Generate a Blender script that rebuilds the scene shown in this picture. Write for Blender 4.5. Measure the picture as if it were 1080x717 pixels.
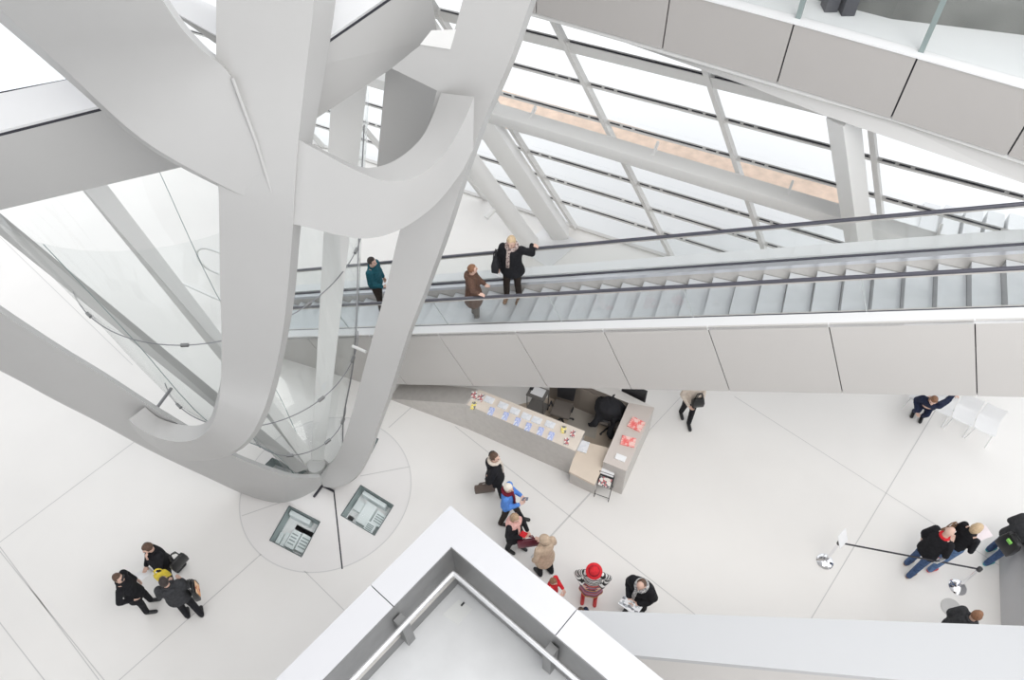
import bpy, bmesh, math, random
import numpy as np
from mathutils import Vector, Matrix, noise

for o in list(bpy.data.objects):
    bpy.data.objects.remove(o)
SC = bpy.context.scene
COL = SC.collection
random.seed(7)

# ------------------------------------------------------------------ camera, world, exposure
CAM_F, CAM_T, CAM_R, CAM_H = 798.7, 0.6673, 0.03059, 15.0      # focal px (1080 wide), tilt off nadir, roll, height
ND = np.array([math.sin(CAM_T)*math.sin(CAM_R), math.sin(CAM_T)*math.cos(CAM_R), math.cos(CAM_T)])
UPV = -ND
EV = np.array([1., 0, 0]) - UPV*UPV[0]
EV /= np.linalg.norm(EV)
GV = np.cross(UPV, EV)
CPOS = np.array([0, 0, CAM_H])

cam_data = bpy.data.cameras.new('camera')
cam_data.sensor_width = 36.0
cam_data.lens = CAM_F*36.0/1080.0
cam_data.clip_start = 0.05
cam_data.clip_end = 500
cam = bpy.data.objects.new('camera', cam_data)
COL.objects.link(cam)
cam.matrix_world = Matrix(((EV[0], -EV[1], -EV[2], CPOS[0]),
                           (GV[0], -GV[1], -GV[2], CPOS[1]),
                           (UPV[0], -UPV[1], -UPV[2], CPOS[2]), (0, 0, 0, 1)))
SC.camera = cam

world = bpy.data.worlds.new('overcast_sky')
SC.world = world
world.use_nodes = True
wn = world.node_tree
wn.nodes.clear()
w_out = wn.nodes.new('ShaderNodeOutputWorld')
w_bg = wn.nodes.new('ShaderNodeBackground')
w_bg.inputs['Strength'].default_value = 1.0
w_ramp = wn.nodes.new('ShaderNodeValToRGB')
w_tc = wn.nodes.new('ShaderNodeTexCoord')
w_sep = wn.nodes.new('ShaderNodeSeparateXYZ')
w_ramp.color_ramp.elements[0].position = 0.0
w_ramp.color_ramp.elements[0].color = (0.78, 0.80, 0.83, 1)
w_ramp.color_ramp.elements[1].position = 0.7
w_ramp.color_ramp.elements[1].color = (1.12, 1.14, 1.17, 1)
wn.links.new(w_tc.outputs['Generated'], w_sep.inputs[0])
wn.links.new(w_sep.outputs['Z'], w_ramp.inputs[0])
wn.links.new(w_ramp.outputs[0], w_bg.inputs['Color'])
wn.links.new(w_bg.outputs[0], w_out.inputs[0])

def area_light(name, loc, target, sx, sy, power, col=(1, 1, 1)):
    d = bpy.data.lights.new(name, 'AREA')
    d.shape = 'RECTANGLE'; d.size = sx; d.size_y = sy; d.energy = power; d.color = col
    o = bpy.data.objects.new(name, d)
    COL.objects.link(o)
    o.location = loc
    o.rotation_euler = (Vector(target)-Vector(loc)).to_track_quat('-Z', 'Y').to_euler()
    return o

area_light('added_fill', (4.5, -.5, 18), (.5, 8.5, 0), 9, 9, 800, (1, .98, .945))  # added fill lamp, brightens the middle and right of the floor

SC.view_settings.view_transform = 'Standard'
SC.view_settings.look = 'None'
SC.view_settings.exposure = 0.54
SC.view_settings.gamma = 1.0
SC.view_settings.use_curve_mapping = False

# ------------------------------------------------------------------ pixel -> place helpers (frame 1080x717)
def ray(u, v):
    d = np.array([(u-540)/CAM_F, (v-358.5)/CAM_F, 1.0])
    return np.array([d@EV, d@GV, d@UPV])
def W(u, v, z=0.0):
    d = ray(u, v)
    return CPOS+d*((z-CAM_H)/d[2])
def WD(u, v, D):
    return CPOS+ray(u, v)*D
def WP(u, v, P, n):
    d = ray(u, v)
    return CPOS+d*(((P-CPOS)@n)/(d@n))
def unit(a):
    a = np.asarray(a, float)
    return a/np.linalg.norm(a)
Z3 = np.array([0, 0, 1.])

# ------------------------------------------------------------------ materials
MATS = {}
def mat(name, col, rough=0.5, metal=0.0, spec=0.5, var=0.0, scale=4.0, bump=0.0, coat=0.0):
    if name in MATS: return MATS[name]
    m = bpy.data.materials.new(name)
    m.use_nodes = True
    nt = m.node_tree
    b = nt.nodes['Principled BSDF']
    b.inputs['Roughness'].default_value = rough
    b.inputs['Metallic'].default_value = metal
    b.inputs['Specular IOR Level'].default_value = spec
    if coat: b.inputs['Coat Weight'].default_value = coat
    c = (*col, 1)
    if var or bump:
        tc = nt.nodes.new('ShaderNodeTexCoord')
        nz = nt.nodes.new('ShaderNodeTexNoise')
        nz.inputs['Scale'].default_value = scale
        nz.inputs['Detail'].default_value = 5
        nt.links.new(tc.outputs['Object'], nz.inputs['Vector'])
        if var:
            rp = nt.nodes.new('ShaderNodeValToRGB')
            rp.color_ramp.elements[0].position = 0.3
            rp.color_ramp.elements[1].position = 0.7
            rp.color_ramp.elements[0].color = (*[max(0, x*(1-var)) for x in col], 1)
            rp.color_ramp.elements[1].color = (*[min(1, x*(1+var)) for x in col], 1)
            nt.links.new(nz.outputs['Fac'], rp.inputs[0])
            nt.links.new(rp.outputs[0], b.inputs['Base Color'])
        if bump:
            bp = nt.nodes.new('ShaderNodeBump')
            bp.inputs['Strength'].default_value = bump
            bp.inputs['Distance'].default_value = 0.02
            nt.links.new(nz.outputs['Fac'], bp.inputs['Height'])
            nt.links.new(bp.outputs[0], b.inputs['Normal'])
    if not var:
        b.inputs['Base Color'].default_value = c
    MATS[name] = m
    return m
def glass(name, tint=(0.95, 0.97, 0.97), refl=0.03):
    m = bpy.data.materials.new(name)
    m.use_nodes = True
    nt = m.node_tree
    nt.nodes.clear()
    out = nt.nodes.new('ShaderNodeOutputMaterial')
    tr = nt.nodes.new('ShaderNodeBsdfTransparent'); tr.inputs[0].default_value = (*tint, 1)
    gl = nt.nodes.new('ShaderNodeBsdfGlossy'); gl.inputs['Roughness'].default_value = 0.02
    lw = nt.nodes.new('ShaderNodeLayerWeight'); lw.inputs['Blend'].default_value = 0.5
    pw = nt.nodes.new('ShaderNodeMath'); pw.operation = 'POWER'; pw.inputs[1].default_value = 4.0
    nt.links.new(lw.outputs['Facing'], pw.inputs[0])
    fr = nt.nodes.new('ShaderNodeMath'); fr.operation = 'MULTIPLY_ADD'; fr.inputs[1].default_value = 0.55; fr.inputs[2].default_value = refl
    nt.links.new(pw.outputs[0], fr.inputs[0])
    mx = nt.nodes.new('ShaderNodeMixShader')
    nt.links.new(fr.outputs[0], mx.inputs[0])
    nt.links.new(tr.outputs[0], mx.inputs[1]); nt.links.new(gl.outputs[0], mx.inputs[2])
    nt.links.new(mx.outputs[0], out.inputs[0])
    MATS[name] = m
    return m
def pattern(name, cols, kind='wave', scale=20.0, rough=0.8, axis='Z', dist=3.0):
    """several flat colours laid out by a wave or voronoi texture"""
    m = bpy.data.materials.new(name)
    m.use_nodes = True
    nt = m.node_tree
    b = nt.nodes['Principled BSDF']
    b.inputs['Roughness'].default_value = rough
    tc = nt.nodes.new('ShaderNodeTexCoord')
    if kind == 'wave':
        t = nt.nodes.new('ShaderNodeTexWave'); t.bands_direction = axis; t.wave_profile = 'SAW'
        t.inputs['Distortion'].default_value = dist
        fac = t.outputs['Fac']
    elif kind == 'voronoi':
        t = nt.nodes.new('ShaderNodeTexVoronoi')
        sp = nt.nodes.new('ShaderNodeSeparateColor')
        nt.links.new(t.outputs['Color'], sp.inputs[0])
        fac = sp.outputs[0]
    else:
        t = nt.nodes.new('ShaderNodeTexNoise'); t.inputs['Detail'].default_value = 3
        fac = t.outputs['Fac']
    t.inputs['Scale'].default_value = scale
    nt.links.new(tc.outputs['Object'], t.inputs['Vector'])
    rp = nt.nodes.new('ShaderNodeValToRGB')
    rp.color_ramp.interpolation = 'CONSTANT'
    n = len(cols)
    while len(rp.color_ramp.elements) < n: rp.color_ramp.elements.new(0.5)
    for i, c in enumerate(cols):
        rp.color_ramp.elements[i].position = (i/n) if kind != 'noise' else (0 if i == 0 else 0.35+0.3*i/n)
        rp.color_ramp.elements[i].color = (*c, 1)
    nt.links.new(fac, rp.inputs[0])
    nt.links.new(rp.outputs[0], b.inputs['Base Color'])
    MATS[name] = m
    return m

M_FLOOR = mat('polished_concrete', (0.80, 0.78, 0.755), 0.38, var=0.035, scale=0.35)
M_PLATE = mat('concrete_plate', (0.77, 0.75, 0.735), 0.42, var=0.02, scale=0.8)
M_JOINT = mat('joint_filler', (0.58, 0.57, 0.56), 0.8)
M_DARKJ = mat('dark_seal', (0.03, 0.03, 0.04), 0.6)
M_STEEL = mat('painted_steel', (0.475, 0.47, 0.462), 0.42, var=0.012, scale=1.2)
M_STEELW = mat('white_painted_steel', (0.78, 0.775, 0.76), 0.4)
M_WHITE = mat('white_panel', (0.77, 0.77, 0.775), 0.45)
M_PARA = mat('parapet_white', (0.575, 0.575, 0.595), 0.45)
M_PANEL = mat('warm_grey_panel', (0.565, 0.545, 0.525), 0.45, var=0.01, scale=0.8)
M_FASCIA = mat('fascia_panel_paint', (0.43, 0.41, 0.395), 0.5, var=0.01, scale=0.8)
M_MULL = mat('mullion_paint', (0.70, 0.69, 0.67), 0.45)
M_MULLD = mat('mullion_side', (0.30, 0.29, 0.27), 0.5)
M_INOX = mat('brushed_stainless', (0.58, 0.555, 0.53), 0.36, metal=0.35, var=0.05, scale=9)
M_INOXD = mat('dull_stainless', (0.235, 0.235, 0.235), 0.4, metal=0.5, var=0.05, scale=6)
M_CHROME = mat('chrome', (0.85, 0.85, 0.87), 0.08, metal=1.0)
M_RUBBER = mat('black_rubber', (0.02, 0.02, 0.03), 0.45)
M_RAIL = mat('handrail_rubber', (0.07, 0.07, 0.09), 0.3, coat=0.4)
M_STEP = mat('step_aluminium', (0.60, 0.62, 0.64), 0.4, metal=0.35, var=0.03, scale=6)
M_RISER = mat('step_riser', (0.36, 0.36, 0.37), 0.55)
M_WOOD = mat('pale_birch', (0.74, 0.66, 0.58), 0.5, var=0.05, scale=5)
M_CONC = mat('balcony_concrete', (0.60, 0.605, 0.61), 0.6, var=0.05, scale=2.0)
M_CABLE = mat('steel_cable', (0.26, 0.26, 0.27), 0.35, metal=0.7)
M_GLASS = glass('clear_glass', (0.972, 0.982, 0.98))
M_GLASSW = glass('funnel_glass', (0.955, 0.968, 0.966), refl=0.05)
M_GLASSF = glass('facade_glass', (0.97, 0.98, 0.98), refl=.015)
M_GLASSG = glass('greenish_glass', (0.86, 0.92, 0.91))
M_EDGE = mat('glass_edge', (0.24, 0.29, 0.285), 0.2)
M_SNOW = mat('pale_ground', (0.90, 0.90, 0.90), 0.8)
M_EARTH = mat('orange_earth', (0.80, 0.62, 0.50), 0.9, var=0.12, scale=3)
M_TAUPE = mat('taupe_floor', (0.50, 0.42, 0.34), 0.6, var=0.05, scale=3)
M_BROWN = mat('brown_grey_board', (0.27, 0.235, 0.205), 0.55)
M_BLACK = mat('black_plastic', (0.025, 0.025, 0.028), 0.5)
M_CAP = mat('parapet_cap_paint', (0.46, 0.465, 0.475), 0.5)
M_PAPER = mat('white_paper', (0.85, 0.85, 0.86), 0.7)

# ------------------------------------------------------------------ object helpers
ORIGIN = {}      # accumulated world translation of every object made
def link(o, parent=None, at=None):
    COL.objects.link(o)
    at = np.zeros(3) if at is None else np.asarray(at, float)
    ORIGIN[o.name] = at
    if parent is not None:
        o.parent = parent
        o.location = at-ORIGIN[parent.name]
    else:
        o.location = at
    return o
def tag(o, label=None, cat=None, group=None, kind=None):
    if label: o['label'] = label
    if cat: o['category'] = cat
    if group: o['group'] = group
    if kind: o['kind'] = kind
    return o
def thing(name, loc, label, cat, group=None, kind=None):
    o = bpy.data.objects.new(name, None)
    o.empty_display_size = 0.2
    link(o, None, loc)
    return tag(o, label, cat, group, kind)

class MB:
    """collects shapes in world coordinates and links them as one mesh object"""
    def __init__(s): s.v = []; s.f = []
    def add(s, vs, fs):
        k = len(s.v)
        s.v += [tuple(map(float, p)) for p in vs]
        s.f += [tuple(i+k for i in f) for f in fs]
        return s
    def loft(s, rings, cap=True, closed=False):
        n = len(rings[0]); vs = [p for r in rings for p in r]; fs = []
        m = len(rings)
        for i in range(m if closed else m-1):
            a, b = i*n, ((i+1) % m)*n
            for j in range(n):
                k = (j+1) % n
                fs.append((a+j, a+k, b+k, b+j))
        if cap and not closed:
            fs.append(tuple(range(n-1, -1, -1))); fs.append(tuple((m-1)*n+j for j in range(n)))
        return s.add(vs, fs)
    def prism(s, pts, vec):
        vec = np.asarray(vec, float)
        return s.loft([[np.asarray(p, float) for p in pts], [np.asarray(p, float)+vec for p in pts]])
    def box(s, c, ax, ay, az):
        """centre and three half-axis vectors"""
        c, ax, ay, az = [np.asarray(q, float) for q in (c, ax, ay, az)]
        r0 = [c-ax-ay-az, c+ax-ay-az, c+ax+ay-az, c-ax+ay-az]
        return s.loft([r0, [p+2*az for p in r0]])
    def bar(s, a, b, w, h, up=Z3):
        """box bar from a to b, w across, h along 'up'"""
        a, b = np.asarray(a, float), np.asarray(b, float)
        d = unit(b-a); x = unit(np.cross(d, up)); y = np.cross(x, d)
        r = lambda p: [p-x*w/2-y*h/2, p+x*w/2-y*h/2, p+x*w/2+y*h/2, p-x*w/2+y*h/2]
        return s.loft([r(a), r(b)])
    def tube(s, pts, r, n=10, closed=False):
        pts = [np.asarray(p, float) for p in pts]
        rings = []; m = len(pts); prev = None
        for i, p in enumerate(pts):
            if closed: t = pts[(i+1) % m]-pts[i-1]
            else: t = pts[min(i+1, m-1)]-pts[max(i-1, 0)]
            t = unit(t)
            if prev is None:
                x = np.cross(t, Z3)
                if np.linalg.norm(x) < 1e-3: x = np.array([1., 0, 0])
            else:
                x = prev-t*(prev@t)
            x = unit(x); prev = x; y = np.cross(t, x)
            rr = r[i] if isinstance(r, (list, tuple)) else r
            rings.append([p+rr*(x*math.cos(q)+y*math.sin(q)) for q in [2*math.pi*j/n for j in range(n)]])
        return s.loft(rings, closed=closed)
    def lathe(s, c, prof, n=24, axis=Z3, sx=1.0, sy=1.0):
        c = np.asarray(c, float); axis = unit(axis)
        x = np.array([1., 0, 0]) if abs(axis[0]) < .9 else np.array([0, 1., 0])
        x = unit(x-axis*(x@axis)); y = np.cross(axis, x)
        return s.loft([[c+axis*h+max(r, 1e-4)*(x*sx*math.cos(q)+y*sy*math.sin(q)) for q in [2*math.pi*j/n for j in range(n)]] for r, h in prof])
    def ball(s, c, rx, ry=None, rz=None, n=14, m=9, rot=None):
        ry = rx if ry is None else ry; rz = rx if rz is None else rz
        c = np.asarray(c, float); R = np.eye(3) if rot is None else rot
        rings = []
        for i in range(m+1):
            a = math.pi*(i/m); q = max(math.sin(a), 1e-3)
            rings.append([c+R@np.array([rx*q*math.cos(t), ry*q*math.sin(t), -rz*math.cos(a)]) for t in [2*math.pi*j/n for j in range(n)]])
        return s.loft(rings)
    def cone(s, p0, r0, p1, r1, n=10):
        """round-ended tapered limb"""
        p0, p1 = np.asarray(p0, float), np.asarray(p1, float)
        d = p1-p0; L = np.linalg.norm(d)
        d = d/L if L > 1e-6 else Z3
        x = np.cross(d, Z3)
        if np.linalg.norm(x) < 1e-3: x = np.array([1., 0, 0])
        x = unit(x); y = np.cross(d, x)
        pr = [(r0*math.sin(a), -r0*math.cos(a)) for a in (0.02, .5, 1.0, 1.57)]+[(r1*math.sin(a), L-r1*math.cos(a)) for a in (1.57, 2.1, 2.6, 3.12)]
        return s.loft([[p0+d*h+r*(x*math.cos(q)+y*math.sin(q)) for q in [2*math.pi*j/n for j in range(n)]] for r, h in pr])
    def build(s, name, m, parent=None, smooth=None, bevel=0.0, at=None, label=None):
        v = np.array(s.v)
        if at is None:
            at = np.array([(v[:, 0].min()+v[:, 0].max())/2, (v[:, 1].min()+v[:, 1].max())/2, v[:, 2].min()])
            if parent is not None: at = ORIGIN[parent.name]
        me = bpy.data.meshes.new(name)
        me.from_pydata([tuple(p) for p in v-np.asarray(at)], [], s.f)
        me.validate()
        bm = bmesh.new(); bm.from_mesh(me)
        bmesh.ops.remove_doubles(bm, verts=bm.verts, dist=1e-5)
        bmesh.ops.recalc_face_normals(bm, faces=bm.faces)
        if bevel:
            es = [e for e in bm.edges if len(e.link_faces) == 2 and e.calc_face_angle(0) > 0.7]
            bmesh.ops.bevel(bm, geom=es, offset=bevel, segments=2, profile=0.5, affect='EDGES', clamp_overlap=True)
        bm.to_mesh(me); bm.free()
        if smooth:
            for p in me.polygons: p.use_smooth = True
            me.set_sharp_from_angle(angle=smooth)
        for mm in (m if isinstance(m, (list, tuple)) else [m]): me.materials.append(mm)
        o = bpy.data.objects.new(name, me)
        link(o, parent, at)
        if label: o['label'] = label
        return o

def flat_with_holes(name, loops, z, m, parent=None, kind=None):
    """horizontal face bounded by the first loop, with the other loops cut out"""
    bm = bmesh.new(); es = []
    for lp in loops:
        vs = [bm.verts.new((p[0], p[1], z)) for p in lp]
        es += [bm.edges.new((vs[i], vs[(i+1) % len(vs)])) for i in range(len(vs))]
    bmesh.ops.triangle_fill(bm, use_beauty=True, use_dissolve=False, edges=es, normal=(0, 0, 1))
    for f in bm.faces:
        if f.normal.z < 0: f.normal_flip()
    me = bpy.data.meshes.new(name); bm.to_mesh(me); bm.free()
    me.materials.append(m)
    o = bpy.data.objects.new(name, me)
    link(o, parent, np.zeros(3) if parent is None else np.zeros(3))
    if kind: o['kind'] = kind
    return o
def lerp(a, b, t): return np.asarray(a)*(1-t)+np.asarray(b)*t
def resample(st, n):
    """Catmull-Rom through the rows of st (each row a list of numbers)"""
    st = np.array(st, float); m = len(st); out = []
    for i in range(m-1):
        p0, p1, p2, p3 = st[max(i-1, 0)], st[i], st[i+1], st[min(i+2, m-1)]
        for k in range(n):
            t = k/n
            out.append(0.5*((2*p1)+(-p0+p2)*t+(2*p0-5*p1+4*p2-p3)*t*t+(-p0+3*p1-3*p2+p3)*t**3))
    out.append(st[-1])
    return out
# ================================================================== SETTING
# ---- facade plane: foot line on the floor, mullions lean inwards going up
F_DN = unit(ray(995, 850))                      # down along a mullion
F_B = unit(W(730, 272)-W(579, 224))             # along the foot of the facade
F_N = unit(np.cross(F_B, F_DN))                 # outwards and up
F_O = W(608, 239)
F_U = -unit(F_DN-F_B*(F_DN@F_B))                # straight up in the facade plane
def FP(a, u, off=0.0): return F_O+F_B*a+F_U*u+F_N*off     # off > 0: outside
MSK = -0.352                                    # slant of the mullions
foot = lambda a: F_O+F_B*a

SKY = [[(305, 533.5), (337.6, 550.3), (318, 587.3), (284.5, 569.7)],
       [(380.5, 511.7), (415, 533), (395, 564.6), (359.7, 543.4)],
       [(287, 483), (323, 497), (306, 508), (276, 494)],
       [(399, 463), (391, 479), (373, 471), (381, 456)]]
SKYW = [[W(*p) for p in q] for q in SKY]
# circle of the floor plate
def circ(a, b, c):
    A = np.array([[2*(b[0]-a[0]), 2*(b[1]-a[1])], [2*(c[0]-a[0]), 2*(c[1]-a[1])]])
    r = np.array([b[:2]@b[:2]-a[:2]@a[:2], c[:2]@c[:2]-a[:2]@a[:2]])
    ctr = np.linalg.solve(A, r)
    return ctr, np.linalg.norm(ctr-a[:2])
PC, PR = circ(W(253, 542), W(340, 603), W(433, 500))
ring_pts = [(PC[0]+PR*math.cos(2*math.pi*i/96), PC[1]+PR*math.sin(2*math.pi*i/96)) for i in range(96)]
edge_far = [foot(-16), foot(26)]
outer = [(-22, -9), (26, -9), (26, edge_far[1][1]-0.5), tuple(edge_far[1][:2]), tuple(edge_far[0][:2]), (-22, edge_far[0][1]-0.5)]
outer = [(-22, -9), tuple(edge_far[1][:2]+np.array([0, -30])), tuple(edge_far[1][:2]), tuple(edge_far[0][:2]), (-22, edge_far[0][1])]
flat_with_holes('floor', [outer, ring_pts], 0.0, M_FLOOR, kind='structure')
plate = flat_with_holes('trim_1', [ring_pts]+SKYW, 0.0, M_PLATE, kind='structure')
# outside ground
g = MB(); g.add([(-80, -60, -.3), (90, -60, -.3), (90, 110, -.3), (-80, 110, -.3)], [(0, 1, 2, 3)])
tag(g.build('ground', M_SNOW, at=(0, 0, -.3)), kind='structure')

def strip(p, q, w=0.02, z=0.003):
    a, b = W(*p), W(*q)
    d = unit(b-a); s = np.cross(Z3, d)*w/2
    return [a+s+Z3*z, b+s+Z3*z, b-s+Z3*z, a-s+Z3*z]
trim_n = [1]
def trim(verts, m):
    trim_n[0] += 1
    mb = MB(); mb.add(verts, [(0, 1, 2, 3)])
    return tag(mb.build('trim_%d' % trim_n[0], m), kind='structure')
FJ = [((-4, 576.5), (111, 718.5), .018), ((-4, 571.5), (104.5, 717), .018), ((-20, 631), (60, 734), .02), ((321, 602), (400, 680), .015), ((480, 449.6), (760, 669), .018),
      ((774.5, 418), (1060, 600), .015), ((143, 465), (-30, 594), .02), ((275.3, 584.5), (100, 740), .02), ((432.5, 430.8), (410, 451), .02),
      ((432.5, 430.8), (520, 360), .02), ((625.5, 517), (560, 588), .035), ((740, 395), (625.5, 517), .012), ((1000, 410), (845, 670), .02),
      ((0, 250), (140, 385), .015), ((640, 240), (579, 224), .03)]
for a, b, w_ in FJ[:-1]: trim(strip(a, b, w_), M_JOINT)
for a, b, w_ in (((352, 517), (361, 600), .03), ((432.5, 492), (380, 502), .02), ((255, 544), (310, 525), .02)):
    trim(strip(a, b, w_, .004), M_DARKJ if w_ > .025 else M_JOINT)
# ring joint round the plate
rb = MB()
for r_ in (0,):
    vs = [(PC[0]+(PR+k)*math.cos(2*math.pi*i/96), PC[1]+(PR+k)*math.sin(2*math.pi*i/96), .003) for k in (-.012, .012) for i in range(96)]
    rb.add(vs, [(i, (i+1) % 96, 96+(i+1) % 96, 96+i) for i in range(96)])
trim_n[0] += 1
tag(rb.build('trim_%d' % trim_n[0], mat('ring_joint', (0.64, 0.63, 0.62), .7)), kind='structure')

# skylights let into the plate: glass over a lit pit with white fittings
M_PITG = mat('pit_grey_green', (0.36, 0.42, 0.42), 0.5)
M_PITW = mat('pit_white', (0.85, 0.9, 0.9), 0.5)
SKYLAB = ['square floor skylight in the round plate, left of the dark seam', 'square floor skylight in the round plate, right of the dark seam',
          'floor skylight behind the left foot of the steel funnel', 'floor skylight mostly hidden behind the right foot of the steel funnel']
for qi, q in enumerate(SKYW):
    c = sum(q)/4
    t = thing('floor_skylight', c, SKYLAB[qi], 'skylight', 'skylights in the round floor plate')
    pit = MB()
    low = [p+Z3*-.7 for p in q]
    pit.add(list(q)+low, [(0, 1, 5, 4), (1, 2, 6, 5), (2, 3, 7, 6), (3, 0, 4, 7), (4, 5, 6, 7)])
    pit.build('pit', M_PITG, t)
    fr = MB()
    for i in range(4):
        fr.bar(q[i]+Z3*.002, q[(i+1) % 4]+Z3*.002, .016, .02)
    fr.build('frame', mat('skylight_frame', (0.16, 0.19, 0.19), .4, metal=.5), t)
    e1, e2 = q[1]-q[0], q[3]-q[0]
    u_ = lambda a, b, z: q[0]+e1*a+e2*b+Z3*z
    if qi == 0:
        boxes = [(.02, .14, .62, .92, -.22), (.18, .30, .55, .98, -.2), (.34, .60, .42, .9, -.15), (.64, .94, .40, .86, -.15), (.28, .96, .22, .38, -.3), (.04, .7, .03, .16, -.1)]
    elif qi == 1:
        boxes = [(.05, .28, .3, .6, -.2), (.3, .6, .22, .86, -.15), (.64, .94, .28, .66, -.18), (.6, .86, .68, .95, -.1), (.1, .8, .03, .15, -.1), (.02, .2, .75, .97, -.3)]
    else:
        boxes = [(.35, .95, .2, .8, -.4)]
    for bi, (a0, a1, b0, b1, zt) in enumerate(boxes):
        bx = MB(); r0 = [u_(a0, b0, -.68), u_(a1, b0, -.68), u_(a1, b1, -.68), u_(a0, b1, -.68)]
        bx.prism(r0, Z3*(0.68+zt))
        bb = bx.build('fitting', M_PITW, t, bevel=.01)
        if bi in (2, 3):
            sl = MB()
            for k in range(4):
                aa = a0+(a1-a0)*.15; ab = a1-(a1-a0)*.15; bk = b0+(b1-b0)*(.2+.18*k)
                sl.add([u_(aa, bk, zt+.004), u_(ab, bk, zt+.004), u_(ab, bk+.035, zt+.004), u_(aa, bk+.035, zt+.004)], [(0, 1, 2, 3)])
            sl.build('slots', M_PITG, bb)
    pn = MB(); pn.add([p+Z3*.004 for p in q], [(0, 1, 2, 3)])
    pn.build('glass', M_GLASS, t)

# ---- unseen back wall, plus slabs added to shade from above and the left
mb = MB(); mb.box((2, -7.5, 2.5), (26, 0, 0), (0, .2, 0), (0, 0, 2.5))
tag(mb.build('wall_back', mat('back_wall', (0.75, 0.75, 0.75), .7)), kind='structure')  # out of view; height and tone set for the light it bounces

mb = MB(); mb.box((-9, 2, 20.2), (8.5, 0, 0), (0, 11, 0), (0, 0, .2))
tag(mb.build('shade_slab', mat('shade_slab_grey', (0.6, 0.6, 0.6), .7)), kind='structure')  # unseen slab added to shade the left floor and the steel tops
mb = MB(); mb.box((-17.5, 1, 10), (.2, 0, 0), (0, 11, 0), (0, 0, 10))
tag(mb.build('shade_wall_left', mat('shade_wall_grey', (0.55, 0.55, 0.55), .7)), kind='structure')  # unseen wall added to cut off the sky on the left

# ---- glazed facade
fac = thing('wall_facade', foot(0), 'leaning glazed facade with grey mullions behind the escalator', 'glass wall', kind='structure')
TR = [0.05, 1.2, 2.18, 3.13, 4.12, 5.12, 6.2, 7.18, 8.22]
for k in range(-4, 9):
    a0 = 2.9*k
    mm = MB(); mm.bar(FP(a0, 0, -.06), FP(a0+MSK*8.25, 8.25, -.06), .10, .14, up=F_N)
    mm.build('mullion', M_MULL, fac)
for i, u0 in enumerate(TR):
    big = abs(u0-7.18) < .01
    tt = MB(); tt.bar(FP(-13, u0, -.04), FP(25, u0, -.04), .26 if big else .055, .09, up=F_N)
    tt.build('transom', M_MULL, fac)
    # broken dark seal line with little clips
    if i:
        sl = MB()
        for k in range(-4, 9):
            a0 = 2.9*k+MSK*u0
            segs = ((.12, .35), (.42, .62), (.70, 2.2), (2.28, 2.5), (2.56, 2.78))
            for s0, s1 in (segs if not big else ((.08, 2.82),)):
                up_ = (.13+.012) if big else .045
                c = FP(a0+(s0+s1)/2, u0+up_, -.06)
                sl.box(c, F_B*(s1-s0)/2, F_U*.011, F_N*.01)
        sl.build('seal', M_DARKJ, fac)
gp = MB(); gp.add([FP(-13, 0, .02), FP(25, 0, .02), FP(25-2.9, 8.25, .02), FP(-13-2.9, 8.25, .02)], [(0, 1, 2, 3)])
gp.build('glass', M_GLASSF, fac)

# long box beam carried on brackets inside the facade
OFF = -0.45
PB = F_O+F_N*OFF
ba, bb_ = WP(520, 119, PB, F_N), WP(868, 223, PB, F_N)
bd = unit(bb_-ba)
mb = MB(); mb.bar(ba-bd*6, bb_+bd*6, .40, .34, up=F_N)
beam = tag(mb.build('facade_beam', M_STEELW, smooth=.5, bevel=.04), 'long pale box beam running across the inside of the glazed facade', 'beam')
for k in range(-1, 5):
    bk = MB()
    a = 2.9*k
    # where the beam meets this mullion
    s_ = ((foot(a)-ba)@F_B)/(bd@F_B)
    p = ba+bd*(s_-.55)
    bk.bar(p+F_U*.17, p+F_U*.22-F_N*(OFF+.12), .05, .10)
    bk.build('bracket', M_STEELW, beam)

# struts parallel to the mullions
def strut(name, px, w, label, top, rnd=False, off=0.0, pz=0.026):
    b0 = W(*px, pz); d = -F_DN
    t = thing(name, b0, label, 'column')
    m2 = MB()
    if rnd:
        m2.tube([b0, b0+d*top], w/2, 28)
    else:
        x = unit(np.cross(d, F_N)); y = np.cross(d, x)
        ca, sa = math.cos(.45), math.sin(.45); x, y = x*ca+y*sa, -x*sa+y*ca
        r = lambda p: [p-x*w/2-y*w/2, p+x*w/2-y*w/2, p+x*w/2+y*w/2, p-x*w/2+y*w/2]
        m2.loft([r(b0), r(b0+d*top)])
    m2.build('shaft', M_STEELW, t, smooth=.6, bevel=0 if rnd else .02)
    return t, b0, d
t, b0, d = strut('round_column', (559, 256), .50, 'round white leaning column beside the square one at the facade foot', 9.0, True)
pg = MB(); pc = WP(517, 219, b0-np.array([.3, .25, 0]), unit(np.array([0.2, 1, .2]))); pg.tube([b0+d*1.75+np.array([-.15, -.12, 0]), b0+d*1.75+np.array([-.42, -.36, -.12])], .07, 12)
pg.build('stub', M_STEELW, t)
strut('square_column', (592, 247), .46, 'square white leaning column standing on the floor plate by the facade', 9.0)
fp = MB(); fp.prism([W(*p) for p in ((546, 262), (579, 283), (612, 256), (578, 238))], Z3*.025)
tag(fp.build('base_plate', M_WHITE), 'square white base plate under the two leaning columns', 'plate')
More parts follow.
